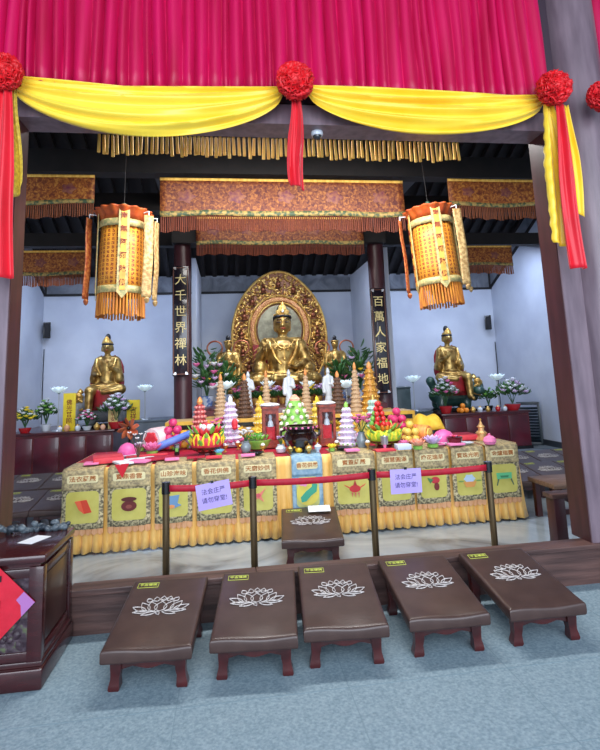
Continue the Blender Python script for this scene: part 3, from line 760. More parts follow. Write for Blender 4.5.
for i, (x0, x1) in enumerate(XS):
    w = x1-x0; blue = i == 5; bd = M_bluebd if blue else M_bord
    lab = 'sky blue bordered banner with a green bird, middle of the altar table' if blue else 'lime banner with '+LBL[i]
    t = thing('table_banner', lab, 'banner', ((x0+x1)/2, YF, TZ), 0, None if blue else 'embroidered banners along the altar table')
    b = MB()
    def fl(u, v, w=w):
        L = .34+.20; s = v*L
        if s < .32: return Vector(((u-.5)*w, .43-s, .006+.003*sin(u*9+i)))
        if s < .36: a = (s-.32)/.04*pi/2; return Vector(((u-.5)*w, .11-.095*sin(a)*1.0, .006-.02*(1-cos(a))))
        return Vector(((u-.5)*w, .015-.01*(s-.36), -.014-(s-.36)*1.0))
    b.sheet(fl, 8, 26); b.build('top_flap', bd if blue else M_flap, t, solid=.005)
    b = MB(); b.sheet(lambda u, v: Vector(((u-.5)*w, .028+.006*sin(u*7+i)*v, -.19-.38*v)), 8, 6); pn = b.build('lower_panel', bd, t, solid=.005)
    b = MB(); b.prism(rr(w-.085,.30,.045), -.006, Matrix.Translation((0,.018,-.36))); b.build('satin_centre', M_satin if not blue else pm('pale yellow satin', (206,204,120), (190,196,130), 6, .5), pn, smooth=False)
    b = MB(); b.prism(rr(w-.10,.075,.02), -.005, Matrix.Translation((0,.008,-.092))); ts = b.build('title_strip', M_title, t, smooth=False)
    text('lettering', TIT[i], .056 if w > .36 else .05, M_gink, ts, (0,.0015,-.092), (pi/2,0,0), .001, .0008, sx=1.15)
    for li, (c, poly) in enumerate(EMB[i]):
        b = MB(); b.prism(poly, -.004, Matrix.Translation((0,.0105-.004*li,-.36))); b.build('emblem', pmq(c), pn, smooth=False)
    if not blue:
        b = MB(); k = 7
        for j in range(k):
            xx = (j+.5)/k*w-w/2; ww = w/k*.46
            b.prism([(xx-ww,0),(xx+ww,0),(xx+ww,-.05),(xx,-.068),(xx-ww,-.05)], .004, Matrix.Translation((0,.03,-.565)))
        b.build('fringe', M_tabs, t, smooth=False)
# red kerchief over the second banner
o = MB().prism([(-.07,.055),(.07,.06),(.005,-.075)], -.012).build('hanging_kerchief', M_redcl if False else pm('scarlet velvet', (206,16,40), rough=.7), smooth=False)
tag(o, 'red triangular kerchief hanging over the brown pot banner', 'cloth'); o.location = at(122,470,5.59)
# ------------------------------------------------------------------ barrier posts, belts, notices
M_post = pm('antique bronze post', (126,106,76), (64,54,42), 5, .28, .7, stretch=(6,6,.4))
M_belt = pm('crimson barrier belt', (184,14,46), (166,10,38), 30, .6)
PX = [(-.507,4.33),(.165,4.33),(1.14,4.33),(2.155,4.33)]
LB = ['bronze barrier post nearest the carved chest', 'second bronze barrier post from the chest, before the coral emblem banner', 'third bronze barrier post from the chest, just past the single stool', 'bronze barrier post nearest the purple pillar']
for i, (x, y) in enumerate(PX):
    t = thing('barrier_post', LB[i], 'barrier post', (x,y,0), 0, 'belt barrier posts behind the sill')
    b = MB(); b.lathe([(0,0),(.15,0),(.15,.012),(.13,.03),(.03,.04),(0,.04)], n=24); b.build('base', M_black, t)
    b = MB(); b.cyl((0,0,.03), (0,0,.80), .027, n=20); b.build('pole', M_post, t)
    b = MB(); b.cyl((0,0,.79), (0,0,.876), .034, n=20); b.build('belt_head', M_black, t)
    if i < 3:
        x2 = PX[i+1][0]-x; b = MB(); b.sheet(lambda u, v: Vector((.03+(x2-.06)*u, -.032, .858-.05*v-.012*sin(pi*u))), 12, 2); b.build('belt', M_belt, t, solid=.003)
M_pur = pm('lavender paper', (186,168,236), (178,158,230), 3, .7)
for px, py, rz, lab in ((214,495,.14,'lavender notice hung askew on the red belt, nearer the carved chest'), (406,481,.0,'lavender notice hung straight on the red belt, nearer the purple pillar')):
    p = at(px,py,4.278); t = thing('notice', lab, 'sign', p, 0, 'lavender notices on the barrier belt'); t.rotation_euler = (0,-rz,0)
    b = MB(); b.box((0,0,0), (.262,.003,.192)); b.build('paper', M_pur, t, smooth=False)
    text('lettering', '法会庄严\n请勿穿堂!', .046, pm('blue black ink', (40,30,90), rough=.6), t, (.0,-.003,.0), (pi/2,0,0), .0006, .0, line=1.4)
    b = MB(); b.box((0,-.002,.1), (.022,.012,.018)); b.build('clip', M_black, t)
# ================================================================== stepped shelf behind the table and the offerings
M_step = pm('gold yellow shelf cloth', (222,178,62), (196,146,44), 8, .5, sheen=.2)
t = thing('stepped_shelf', 'gold cloth covered stepped shelf behind the altar table', 'shelf', (.9,6.97,0))
b = MB(); b.box((0,.29,.465), (3.6,.56,.93), bev=.01); b.build('lower_step', M_step, t)
b = MB(); b.box((0,.86,.55), (3.6,.56,1.10), bev=.01); b.build('upper_step', M_step, t)
b = MB(); b.box((0,.575,1.02), (3.5,.012,.06)); b.build('dark_riser', M_black, t)
S1, S2 = .932, 1.102
def P(px, py, z=TZ+.014):
    p = atz(px, py, z)
    if z < .9 and p.y > 6.78: q = at(px, py, 6.78); p = Vector((q.x, q.y, z))
    if z > 1.0 and z < 1.12: q = at(px, py, 7.72); p = Vector((q.x, q.y, z))
    return p
def M_(c, c2=None, r=.45, **k): return pm('tint %d %d %d %.2f' % (*c, r), c, c2, 10, r, **k)
# --- tiered cone towers
M_fin = pm('peach gold flame finial', (236,170,100), (206,120,60), 14, .4)
def cone_tower(label, loc, r, h, m, studm, group, tiers=8, fin=M_fin, studs=True):
    t = thing('offering_tower', label, 'offering tower', loc, 0, group)
    b = MB(); prof = [(0,0),(r,0)]
    for i in range(tiers):
        q0 = r*(1-.68*i/tiers); z0 = h*.84*i/tiers; z1 = h*.84*(i+1)/tiers
        prof += [(q0*1.0,z0+.1*(z1-z0)),(q0*.98,z0+.6*(z1-z0)),(q0*.86,z1)]
    prof += [(0,h*.84)]
    b.lathe(prof, n=22); b.build('cone_body', m, t)
    if studs:
        for i in range(tiers):
            b = MB(); q = r*(1-.68*i/tiers); z = h*.84*(i+.42)/tiers; n = max(7, int(2*pi*q/(r*.30))); s = min(h*.84/tiers*.45, pi*q/n*.9)
            for k in range(n): a = 2*pi*(k+.5*(i%2))/n; b.ball((cos(a)*q,sin(a)*q,z), (s,s,s), 7)
            b.build('stud_ring', studm, t)
    b = MB(); b.lathe([(0,h*.82),(r*.2,h*.84),(r*.30,h*.89),(r*.2,h*.95),(r*.06,h*.99),(0,h)], n=14); b.build('finial', fin, t)
    return t
# lotus petal helper used for lamps and paper lotuses
def lotus(b, R_, h, rings=((7,1.,.25),(7,.85,.6),(6,.6,1.1)), c=(0,0,0), w=.62):
    for k, (n, L, lift) in enumerate(rings):
        for i in range(n):
            a = 2*pi*i/n+k*.4; d = Vector((cos(a), sin(a), lift)); b.petal(c, d, (0,0,1), R_*L, R_*w*L, .35)
M_lamp = pm('glowing white lotus petals', (214,234,242), rough=.4, emit=.35)
M_lamp2 = pm('glowing pale core', (250,252,240), emit=1.2)
M_steel = pm('pale steel stem', (180,184,186), rough=.3, metal=.8)
def lotus_lamp(label, loc, h, r):
    t = thing('lotus_lamp', label, 'lamp', loc, 0, 'white lotus lamps')
    b = MB(); b.lathe([(0,0),(r*.55,0),(r*.5,.015),(.012,.03),(.009,h-.02),(r*.18,h),(0,h)], n=16); b.build('stem', M_steel, t)
    b = MB(); lotus(b, r, h, c=(0,0,h-.01)); b.build('petals', M_lamp, t, solid=.003)
    b = MB(); b.ball((0,0,h+r*.2), r*.2, 10); b.build('bulb', M_lamp2, t)
    return t
# ---- figures of white porcelain
def figurine(label, loc, h):
    t = thing('porcelain_figurine', label, 'figurine', loc, 0, 'white porcelain figurines'); s = h
    q = blob('robed_figure', [('c',(0,0,.12*s),(0,0,.55*s),.095*s,.085*s),('c',(0,0,.10*s),(0,0,.2*s),.12*s,.1*s),('c',(-.075*s,0,.72*s),(.075*s,0,.72*s),.055*s,.055*s),('c',(0,0,.5*s),(0,0,.74*s),.085*s,.08*s),
        ('c',(.1*s,0,.72*s),(.13*s,-.02*s,.52*s),.045*s,.055*s),('c',(.13*s,-.02*s,.52*s),(.03*s,-.09*s,.55*s),.04*s,.025*s),('c',(-.1*s,0,.72*s),(-.13*s,-.02*s,.5*s),.045*s,.055*s),('c',(-.13*s,-.02*s,.5*s),(-.12*s,-.05*s,.35*s),.05*s,.06*s),
        ('c',(0,0,.76*s),(0,0,.83*s),.035*s,.035*s),('e',(0,-.005*s,.88*s),(.055*s,.06*s,.075*s)),('e',(0,.01*s,.955*s),(.032*s,.032*s,.04*s)),('e',(0,-.062*s,.875*s),(.01*s,.014*s,.018*s))], M_white, t, .012*s+.001, 2)
    b = MB(); lotus(b, .13*s, 0, ((9,1.,.15),(9,.8,.5)), (0,0,.015*s)); b.lathe([(0,0),(.12*s,0),(.13*s,.04*s),(.1*s,.07*s),(0,.07*s)], n=16); b.build('lotus_base', M_white, t)
    return t
# ---- spheres of fruit in pyramids
def fruit(name, label, loc, r, m, group, squash=.94, stem=True):
    t = thing(name, label, 'fruit', loc, 0, group)
    b = MB(); b.lathe([(0,.1*r)]+[(r*sin(a)*1.0, r*squash-r*squash*cos(a)*(1 if a > .3 else .97)) for a in [pi*k/9 for k in range(1,9)]]+[(0,2*r*squash-.1*r)], n=14); b.build('skin', m, t)
    b = MB(); b.cyl((0,0,2*r*squash-.12*r), (.1*r,0,2*r*squash+.12*r), .07*r, .05*r, 6); b.build('stem', M_leaf, t)
    return t
def pyramid(name, label, loc, r, m, group, layers=(3,2,1), dx=1.98):
    first = None; z = 0
    for L, n in enumerate(layers):
        for i in range(n):
            for j in range(2 if n > 1 else 1):
                p = Vector(loc)+Vector(((i-(n-1)/2)*dx*r, (j-.5)*dx*r*.98 if n > 1 else 0, L*r*1.68))
                if first is None: first = fruit(name, label, p, r, m, group)
                else: dup(first, p, i*1.3+j)
    return first
# ---- trays/dishes
def dish(label, loc, r, m, h=.035, name='dish'):
    t = MB().lathe([(0,0),(r*.55,0),(r*.6,h*.2),(r,h),(r*.97,h*1.05),(r*.55,h*.35),(0,h*.3)], n=24).build(name, m)
    return tag(t, label, 'dish', None, loc)
M_tray = pm('dark red lacquer tray', (92,14,22), rough=.25, coat=.4)
# ================================================================== centre: incense urn, leaf pyramid, lantern cabinets
p = P(301,451); k = mpp(p)
t = thing('incense_urn', 'black glossy incense urn in the middle of the altar table', 'urn', p)
r = 17.5*k; h = 25*k
b = MB(); b.lathe([(0,.06*h),(r*.5,.06*h),(r*.86,.26*h),(r,.5*h),(r*.9,.7*h),(r*.8,.78*h),(r*.84,.82*h),(r*.98,.9*h),(r*.98,h),(r*.86,h),(r*.74,.84*h),(0,.82*h)], n=32); b.build('bowl', pm('glossy black brown glaze', (22,10,10), (40,18,16), 6, .12, coat=.8), t)
for x in (-1,1):
    b = MB(); b.tube([(x*r*.88,0,h*.85),(x*r*1.1,0,h*.8),(x*r*1.12,0,h*.62),(x*r*.94,0,h*.55)], r*.07); b.build('handle', MATS['glossy black brown glaze'], t)
for a in (.5,2.6,4.71):
    b = MB(); b.cyl((cos(a)*r*.5,sin(a)*r*.5,0), (cos(a)*r*.55,sin(a)*r*.55,.16*h), r*.12, r*.16, 10); b.build('foot', MATS['glossy black brown glaze'], t)
for i in range(9):
    a = pi+pi*(i+.5)/9; b = MB(); b.ball((cos(a)*r*1.0,sin(a)*r*1.0,.945*h), (r*.07,r*.03,r*.06), 8, (0,0,a-pi/2)); b.build('painted_flower', M_pflower, t)
# leaf wrapped pyramid standing behind the urn
p = P(296,441); k = mpp(p); h = 47*k; r = 21*k
t = thing('leaf_pyramid', 'green and white pyramid of wrapped cakes rising behind the black urn', 'offering tower', p)
b = MB(); b.lathe([(0,0),(r*1.0,0),(r*.92,h*.18),(r*.28,h*.86),(0,h*.88)], n=24); b.build('green_core', M_leafl, t)
M_cake = pm('white sticky cakes', (238,236,222), (226,206,200), 14, .5)
for i in range(6):
    z = h*(.14+.125*i); q = r*(.95-.118*i); n = 15-2*i
    for j in range(n):
        a = 2*pi*j/n+i*.3
        if sin(a) > .25: continue
        b = MB(); b.ball((cos(a)*q,sin(a)*q,z), (r*.135,r*.10,h*.055), 8, (0,0,a)); b.build('cake', M_cake, t)
b = MB(); b.lathe([(0,h*.82),(r*.24,h*.84),(r*.27,h*.9),(r*.1,h*.98),(0,h)], n=14); b.build('peach_tip', pm('peach tip', (246,206,180), (236,150,120), 8, .5), t)
b = MB()
for i in range(30):
    a = i*2.4; z = h*(.08+.72*(i/30)); q = r*(.98-.74*(i/30)); b.petal((cos(a)*q,sin(a)*q,z), (cos(a),sin(a),-.2), (0,0,1), r*.26, r*.2, .3)
b.build('leaf', M_leafl, t, solid=.002)
def cabinet(px, py, label):
    p = P(px,py); k = mpp(p); w, h, d = 16*k, 40*k, 15*k
    t = thing('lantern_cabinet', label, 'cabinet', p, 0, 'red lantern cabinets'); m = pm('orange red carved wood', (150,52,26), (112,34,20), 20, .4, bump=.3)
    b = MB(); b.box((0,0,.03*h), (w*1.12,d*1.1,.06*h), bev=.003); b.box((0,0,.97*h), (w*1.12,d*1.1,.06*h), bev=.003)
    for x in (-1,1):
        for y in (-1,1): b.box((x*w*.42,y*d*.42,h*.5), (w*.16,d*.16,h*.9))
    b.box((0,-d*.44,h*.12), (w*.8,d*.08,h*.12)); b.box((0,-d*.44,h*.88), (w*.8,d*.08,h*.12)); b.box((0,d*.45,h*.5), (w*.9,d*.06,h*.9))
    b.build('frame', m, t, smooth=False)
    b = MB(); b.box((0,-d*.40,h*.5), (w*.7,.004,h*.68)); b.build('glass_pane', pm('clear pane', (220,226,230), rough=.05, trans=1., alpha=.35), t, smooth=False)
    b = MB(); b.box((0,.0,h*.30), (w*.55,d*.4,h*.42)); b.build('red_tablet', M_rib, t, smooth=False)
    b = MB(); b.lathe([(0,h*.5),(w*.2,h*.5),(w*.16,h*.62),(w*.08,h*.66),(w*.11,h*.74),(w*.05,h*.8),(0,h*.81)], (0,-d*.15,0), 12); b.build('white_figure', M_white, t)
    b = MB(); b.lathe([(w*.5,h*1.0),(w*.62,h*1.03),(w*.5,h*1.06),(w*.3,h*1.08),(0,h*1.09)], n=4*6, rfun=lambda a, z: 1+.06*cos(8*a)); b.build('white_crown', M_wflower, t)
cabinet(271,447, 'red wooden lantern cabinet with white top, beside the urn on the chest side')
cabinet(327.5,445, 'red wooden lantern cabinet with white top, beside the urn on the pillar side')
# small gold figure and cups before the urn
p = P(299,452.5); k = mpp(p)
t = thing('gold_child_figure', 'small gold yellow figure sitting in front of the black urn', 'figurine', p)
blob('body', [('e',(0,0,.03),(.045,.035,.035)),('c',(0,0,.04),(0,0,.1),.032,.026),('e',(0,-.004,.135),(.026,.026,.03)),('c',(-.03,0,.09),(-.05,-.03,.06),.014,.012),('c',(.03,0,.09),(.055,-.02,.12),.014,.012)], pm('bright yellow gold', (240,190,40), rough=.35, metal=.3), t, .006, 2)
for i, (px, py, m, l) in enumerate(((309,453,M_brgold,'small gilt cup with lid before the urn'),(318,452,M_white,'small white cup before the lantern cabinet by the urn'),(290,454,M_gold,'small gilt bowl before the urn, chest side'))):
    p = P(px,py); b = MB(); s = .042
    t = thing('offering_cup', l, 'cup', p); b.lathe([(0,0),(s*.5,0),(s*.3,.012),(s*.8,.035),(s,.06),(s*.9,.06),(0,.03)], n=16); b.build('cup', m, t)
    b = MB(); b.lathe([(s*.95,.061),(s*.6,.078),(s*.15,.085),(s*.15,.097),(0,.1)], n=16); b.build('lid', m, t)
# dishes around the centre
for px, py, r, l in ((255,455,.10,'dark red dish beside the green basket on the table'),(344,450,.10,'dark lacquer dish beyond the lantern cabinet by the urn')): dish(l, P(px,py), r, M_black, .03)
# green basket with pale flowers
p = P(258,448); k = mpp(p)
t = thing('flower_basket', 'round green basket heaped with pale pink flowers', 'flower basket', p)
b = MB(); b.lathe([(0,0),(10*k,0),(13*k,6*k),(13.5*k,8*k),(11*k,8*k),(0,6*k)], n=20, rfun=lambda a, z: 1+.04*cos(16*a)); b.build('basket', M_leafl, t)
b = MB(); R = random.Random(2)
for i in range(46): a = i*2.4; q = 11*k*math.sqrt(i/46); b.petal((cos(a)*q,sin(a)*q,9*k+3*k*(1-q/11/k)), (cos(a),sin(a),.8), (0,0,1), 4.5*k, 3.5*k, .3)
b.build('leaves', M_leafl, t, solid=.002)
for i in range(11):
    a = i*2.4; q = 8*k*math.sqrt(i/11); b = MB(); lotus(b, 3.2*k, 0, ((5,1.,.4),(5,.7,1.)), (cos(a)*q,sin(a)*q,11*k)); b.build('blossom', M_pflower if i % 2 else M_wflower, t, solid=.002)
# grey vases with sprigs
def vase(px, py, hpx, label, m, fm, seed, n=9, spread=1.):
    p = P(px,py); k = mpp(p); h = hpx*k
    t = thing('flower_vase', label, 'vase', p)
    b = MB(); b.lathe([(0,0),(4.2*k,0),(5*k,h*.12),(5.4*k,h*.25),(3.2*k,h*.42),(3.6*k,h*.5),(2.8*k,h*.5),(0,h*.3)], n=18); b.build('vase_body', m, t)
    R = random.Random(seed); b = MB(); hs = []
    for i in range(n):
        a = i*2.4; q = spread*R.uniform(.1,.32)*h; e = Vector((cos(a)*q, sin(a)*q, h*R.uniform(.75,1.0))); hs.append(e)
        b.tube([(0,0,h*.4), (e.x*.4,e.y*.4,h*.65), e], .004, 5)
    b.build('stems', M_leaf, t)
    for e in hs:
        b = MB(); lotus(b, h*.16, 0, ((5,1.,.35),(5,.7,1.)), e); b.build('blossom', fm, t, solid=.002)
    return t
vase(246,452,22, 'grey jar with pale sprigs beside the green basket', pm('grey blue glaze', (120,132,142), rough=.25, coat=.4), M_wflower, 1)
vase(362,447,30, 'grey vase with pink flowers before the lilac tower', MATS['grey blue glaze'], M_pflower, 2)
# ================================================================== flanking towers
G1 = 'white and lilac flower towers'
M_ltow = pm('lilac white tower', (228,218,234), (206,180,216), 12, .45)
M_gtow = pm('mint white tower', (206,226,216), (150,190,176), 12, .45)
def petal_tower(label, loc, r, h, m, tiers, topm, group=None, wav=7):
    t = thing('petal_tower', label, 'offering tower', loc, 0, group)
    for i in range(tiers):
        q = r*(1-.6*i/tiers); z0 = h*.86*i/tiers; dz = h*.86/tiers
        b = MB(); b.lathe([(0,z0),(q*.8,z0),(q,z0+dz*.35),(q*1.04,z0+dz*.5),(q*.82,z0+dz*.85),(q*.7,z0+dz)], n=42, rfun=lambda a, z: 1+.07*cos(wav*2*a)); b.build('petal_tier', m, t)
        if r < .10: continue
        b = MB(); nn = 14
        for k in range(nn): a = 2*pi*(k+.5*(i%2))/nn; b.ball((cos(a)*q*1.04,sin(a)*q*1.04,z0+dz*.5), q*.10, 7)
        b.build('dot_ring', M_wflower if i % 3 else topm, t)
    b = MB(); lotus(b, r*.32, 0, ((6,1.,.6),(5,.8,1.4)), (0,0,h*.85)); b.lathe([(0,h*.84),(r*.22,h*.86),(r*.2,h*.94),(0,h)], n=12); b.build('crown', topm, t, solid=.002)
    return t
p = P(231,446); k = mpp(p)
t = petal_tower('white and lilac petal tower with a red emblem, between fruit bowl and green basket', p, 11*k, 50*k, M_ltow, 8, M_wflower, G1)
b = MB(); lotus(b, 5*k, 0, ((6,1.,.4),(5,.8,1.2)), (4*k,-9.5*k,16*k)); b.ball((4*k,-8.5*k,22*k), (3*k,2*k,5.5*k), 10); b.build('red_emblem', M_redfl, t, solid=.002)
for i in range(7):
    a = pi+pi*i/6; b = MB(); lotus(b, 4*k, 0, ((5,1.,.4),(5,.7,1.)), (cos(a)*11*k,sin(a)*12*k,4*k)); b.build('blossom', M_pflower, t, solid=.002)
p = P(348,446); k = mpp(p)
petal_tower('lilac petal tower with green top, beyond the lantern cabinet', p, 10*k, 44*k, M_ltow, 7, M_leafl, G1)
p = P(375,440); k = mpp(p)
t = petal_tower('mint white petal tower under a gold flower, behind the green melon bowl', p, 10.5*k, 46*k, M_gtow, 7, M_brgold)
b = MB(); b.sheet(lambda u, v: Vector((-11*k+4*k*v*sin(u*5), -4*k+14*k*u-7*k, 28*k-28*k*v)), 8, 8); b.build('yellow_drape', pm('lemon silk', (236,222,110), rough=.5), t, solid=.004)
# red pagoda cone
p = P(200,441); k = mpp(p)
cone_tower('red studded cone tower with a peach finial, behind the melon bowl nearer the chest', p, 10.5*k, 50*k, pm('brick red cone', (160,50,50), rough=.5), pm('pale red studs', (206,110,110), (226,160,150), 20, .5), None, 9)
b = MB(); 
# brown and straw cones standing on the upper step
GC = 'brown cone towers on the shelf'
first = None
for i, (px, py, wpx, hpx, kind, lab) in enumerate(((221,421,13,45,0,'straw cone tower under the first white lotus lamp'),(245,419,15,44,1,'dark brown cone tower in front of the first porcelain figurine'),(267,421,11,46,0,'straw cone tower under the lotus lamp behind the first lantern cabinet'),
        (307,420,11,46,0,'straw cone tower behind the green pyramid, pillar side'),(339,419,15,42,1,'dark brown cone tower beyond the last porcelain figurine'),(357,419,12,50,0,'straw cone tower behind the lilac tower'))):
    p = P(px,py,S2); k = mpp(p)
    if kind: cone_tower(lab, p, wpx*.5*k, hpx*k, pm('dark brown cone', (84,58,44), rough=.6), pm('brown studs', (120,88,66), (90,64,50), 20, .5), GC, 9)
    else: cone_tower(lab, p, wpx*.5*k, hpx*k, pm('straw cone', (190,160,124), rough=.6), pm('straw studs', (206,180,150), (176,140,106), 20, .5), GC, 10)
p = P(372,421,S2); k = mpp(p); cone_tower('gold flower tower behind the mint white tower', p, 10*k, 50*k, pm('gold cone', (196,140,50), rough=.4), M_brgold, None, 7)
# white lotus lamps on the shelf and the porcelain figurines behind them
for px, py, z, hp, r, l in ((226,404,1.222,15,13,'white lotus lamp before the planted vase on the chest side'),(268,401,1.222,14,10,'white lotus lamp between the first two porcelain figurines'),(308,401,1.222,14,10,'white lotus lamp between the last two porcelain figurines'),(347,403,1.222,15,13,'white lotus lamp before the planted vase on the pillar side')):
    p = at(px,py,8.32 if r > 12 else 8.55); k = mpp(p); lotus_lamp(l, (p.x,p.y,1.206), p.z+hp*k-1.206, r*k)
for px, l in ((248,'white porcelain figurine before the attendant statue with the elephant side scarf'),(288,'white porcelain figurine in the middle before the large seated gold statue'),(327.5,'white porcelain figurine nearest the 百萬 column')):
    p = P(px,410-(.04*(px-248)),1.16); k = mpp(p); figurine(l, (p.x,8.25,1.202), 37*8.25/p.y*k)
# gold paper ingots heaped on the lower step
M_ing = pm('gold foil', (240,196,70), (214,160,40), 16, .3, .35)
def ingot(loc, s, rz, first=[None]):
    if first[0]: dup(first[0], loc, rz); return
    b = MB(); b.sheet(lambda u, v: Vector((s*(2*u-1)*1.0, s*.55*cos(2*pi*v)*(1-(2*u-1)**2*.75), s*(.36*sin(2*pi*v)*(1-(2*u-1)**2*.6)+.45*(2*u-1)**2+.34))), 10, 10)
    b.ball((0,0,.52*s), (.32*s,.3*s,.3*s), 10)
    o = b.build('gold_ingot', M_ing); tag(o, 'gold paper ingot heaped on the gold cloth step', 'gold ingot', 'gold paper ingots on the step', loc); o.rotation_euler.z = rz; first[0] = o
R = random.Random(12)
def heap(x0, x1, y0, y1, z):
    nx, ny = max(1, int((x1-x0)/.125)), max(1, int((y1-y0)/.085))
    for L in range(2):
        for i in range(nx-L):
            for j in range(ny-L): ingot((x0+.0625+.125*(i+.5*L), y0+.042+.085*(j+.5*L), z+.052*L), .054, R.uniform(-.15,.15))
for x0, x1 in ((-.02,.28),(.30,.56),(1.22,1.75),(1.95,2.4)): heap(x0, x1, 7.02, 7.34, S1)
for x0, x1 in ((-.14,.02),(.06,.30),(1.22,1.5),(1.6,1.76)): heap(x0, x1, 6.56, 6.90, TZ+.003)
# ================================================================== melon fruit bowls
def melon_bowl(px, py, label, mel, inner, leafy, tops):
    p = P(px,py); k = mpp(p); t = thing('carved_melon_bowl', label, 'fruit bowl', p)
    b = MB(); b.lathe([(0,0),(9*k,0),(8*k,2*k),(17*k,6*k),(18*k,7*k),(15*k,7*k),(0,5*k)], n=28); b.build('dish', M_tray, t)
    t.scale = (1,1,1.28 if px < 300 else 1.05)
    for i in range(12):
        a = 2*pi*i/12; b = MB(); b.ball((cos(a)*13.5*k,sin(a)*13.5*k,10*k), (3.4*k,6*k,6.5*k), 10, (0,.25,a)); b.build('melon_wedge', mel, t)
    for i in range(10):
        a = 2*pi*(i+.5)/10; b = MB(); b.tube([(cos(a+q)*14.8*k*(1+.14*sin(pi*s)),sin(a+q)*14.8*k*(1+.14*sin(pi*s)),(8+9*s)*k) for q, s in ((-.16,.1),(-.2,.5),(-.08,.9),(.1,.9),(.2,.5),(.12,.1))], 1.3*k, 6); b.build('carved_loop', pm('cut melon yellow', (240,222,60), rough=.4), t)
    for i in range(16):
        a = 2*pi*i/16; b = MB(); b.petal((cos(a)*9*k,sin(a)*9*k,15*k), (cos(a),sin(a),.5), (0,0,1), 9*k, 4.6*k, .35); b.build('red_petal', inner, t, solid=.003)
    b = MB()
    for i in range(18):
        a = 2*pi*i/18+.2; b.petal((cos(a)*12*k,sin(a)*12*k,6*k+(i%3)*5*k), (cos(a),sin(a),.35), (0,0,1), 11*k, 5*k, .4)
    b.build('leaves', leafy, t, solid=.002)
    b = MB(); b.lathe([(0,12*k),(8*k,14*k),(6*k,20*k),(4*k,24*k),(0,25*k)], n=16); b.build('heart', tops[0], t)
    for i in range(6):
        a = 2*pi*i/6; b = MB(); b.ball((cos(a)*5*k,sin(a)*5*k,21*k), 2.8*k, 8); b.build('berry', tops[1], t)
    return t, k
M_mel = pm('green striped melon', (120,170,50), (196,206,80), 16, .35)
melon_bowl(207,455, 'carved melon bowl with red petals and yellow cut loops', M_redfl, M_redfl, M_leafl, (M_redfl, M_wflower))
t, k = melon_bowl(385,447, 'carved yellow green melon bowl topped by a cone of red and green fruit', pm('yellow green melon', (196,206,60), (150,190,50), 12, .35), pm('orange slices', (240,140,50), (226,110,40), 12, .4), M_leafl, (M_leafl, pm('cherry red', (206,40,40), rough=.3)))
b = MB(); 
for i in range(5):
    for j in range(6-i):
        a = 2*pi*j/(6-i)+i*.5; q = (7-1.4*i)*k; b = MB(); b.ball((cos(a)*q-5*k,sin(a)*q,(22+4.6*i)*k), 2.7*k, 8); b.build('berry', pm('cherry red', (206,40,40)) if (i+j) % 3 else M_leafl, t)
# ================================================================== fruit pyramids and melons
M_dfr = pm('magenta dragon fruit skin', (206,40,104), (226,80,130), 9, .4); M_app = pm('pale yellow apple', (236,206,104), (226,180,70), 7, .35); M_ora = pm('orange peel', (240,150,40), (230,130,30), 40, .45, bump=.2)
p = P(173,441); k = mpp(p); pyramid('dragon_fruit', 'magenta fruit piled behind the table end by the pinwheel', p, 4.3*k, M_dfr, 'magenta fruit by the pinwheel', (2,2,2,1))
p = P(166,448); k = mpp(p); pyramid('yellow_apple', 'pale yellow apple piled by the rolled cake', p, 4.0*k, M_app, 'pale yellow apples by the rolled cake', (2,1))
p = P(154,450); k = mpp(p); pyramid('orange_fruit', 'orange beside the rolled red and white cake', p, 4.0*k, M_ora, 'oranges by the rolled cake', (2,1))
p = P(184,438); k = mpp(p); pyramid('mango', 'golden mango behind the blue bolster', p, 5*k, pm('mango skin', (240,170,50), (230,190,70), 6, .4), 'mangoes behind the bolster', (1,1))
p = P(398,437); k = mpp(p); pyramid('dragon_fruit', 'magenta fruit piled behind the melon bowl on the pillar side', p, 4.2*k, M_dfr, 'magenta fruit by the melon bowl', (2,2,2,1))
p = P(411,442); k = mpp(p); pyramid('yellow_apple', 'pale yellow apple piled between magenta fruit and orange roll', p, 4.0*k, M_app, 'pale yellow apples on the pillar side', (2,2,1))
def roll_cake(px, py, r, L, m, face, label, rz):
    p = P(px,py); k = mpp(p); t = thing('rolled_cake', label, 'cake', p+Vector((0,0,r*k)), rz)
    b = MB(); b.lathe([(0,-L*k/2),(r*k*.9,-L*k/2),(r*k,-L*k*.42),(r*k,L*k*.42),(r*k*.9,L*k/2),(0,L*k/2)], n=24); o = b.build('roll', m, t); o.rotation_euler.x = pi/2
    b = MB(); b.lathe([(0,0),(r*k*.66,0),(r*k*.6,.012),(0,.02)], n=20, rfun=lambda a, z: 1+.1*cos(6*a)); o = b.build('cut_face', face, t); o.rotation_euler.x = pi/2; o.location = (0,-L*k/2-.002,0)
roll_cake(158,447,11,22, pm('white pink icing', (240,226,226), (226,190,196), 6, .5), M_redfl, 'round white cake with a red face beside the pinwheel', -.5)
roll_cake(422,441,8,17, pm('orange striped roll', (240,170,80), (236,120,70), 5, .5, stretch=(1,1,6)), M_app, 'orange rolled bundle under the yellow cloth', .7)
# yellow draped bundle behind it
p = P(428,436); k = mpp(p)
b = MB(); b.sheet(lambda u, v: Vector(((u-.5)*34*k, (v-.5)*24*k, (22+2.5*sin(u*9))*k*max(0,(1-abs(2*u-1)**3.5))*(.35+.65*max(0,1-abs(2*v-1)**3)))), 20, 14)
o = b.build('yellow_cloth_bundle', pm('marigold cloth', (236,200,66), (226,184,50), 12, .6), solid=.006); tag(o, 'yellow cloth draped over a bundle behind the orange roll', 'cloth bundle', None, p)
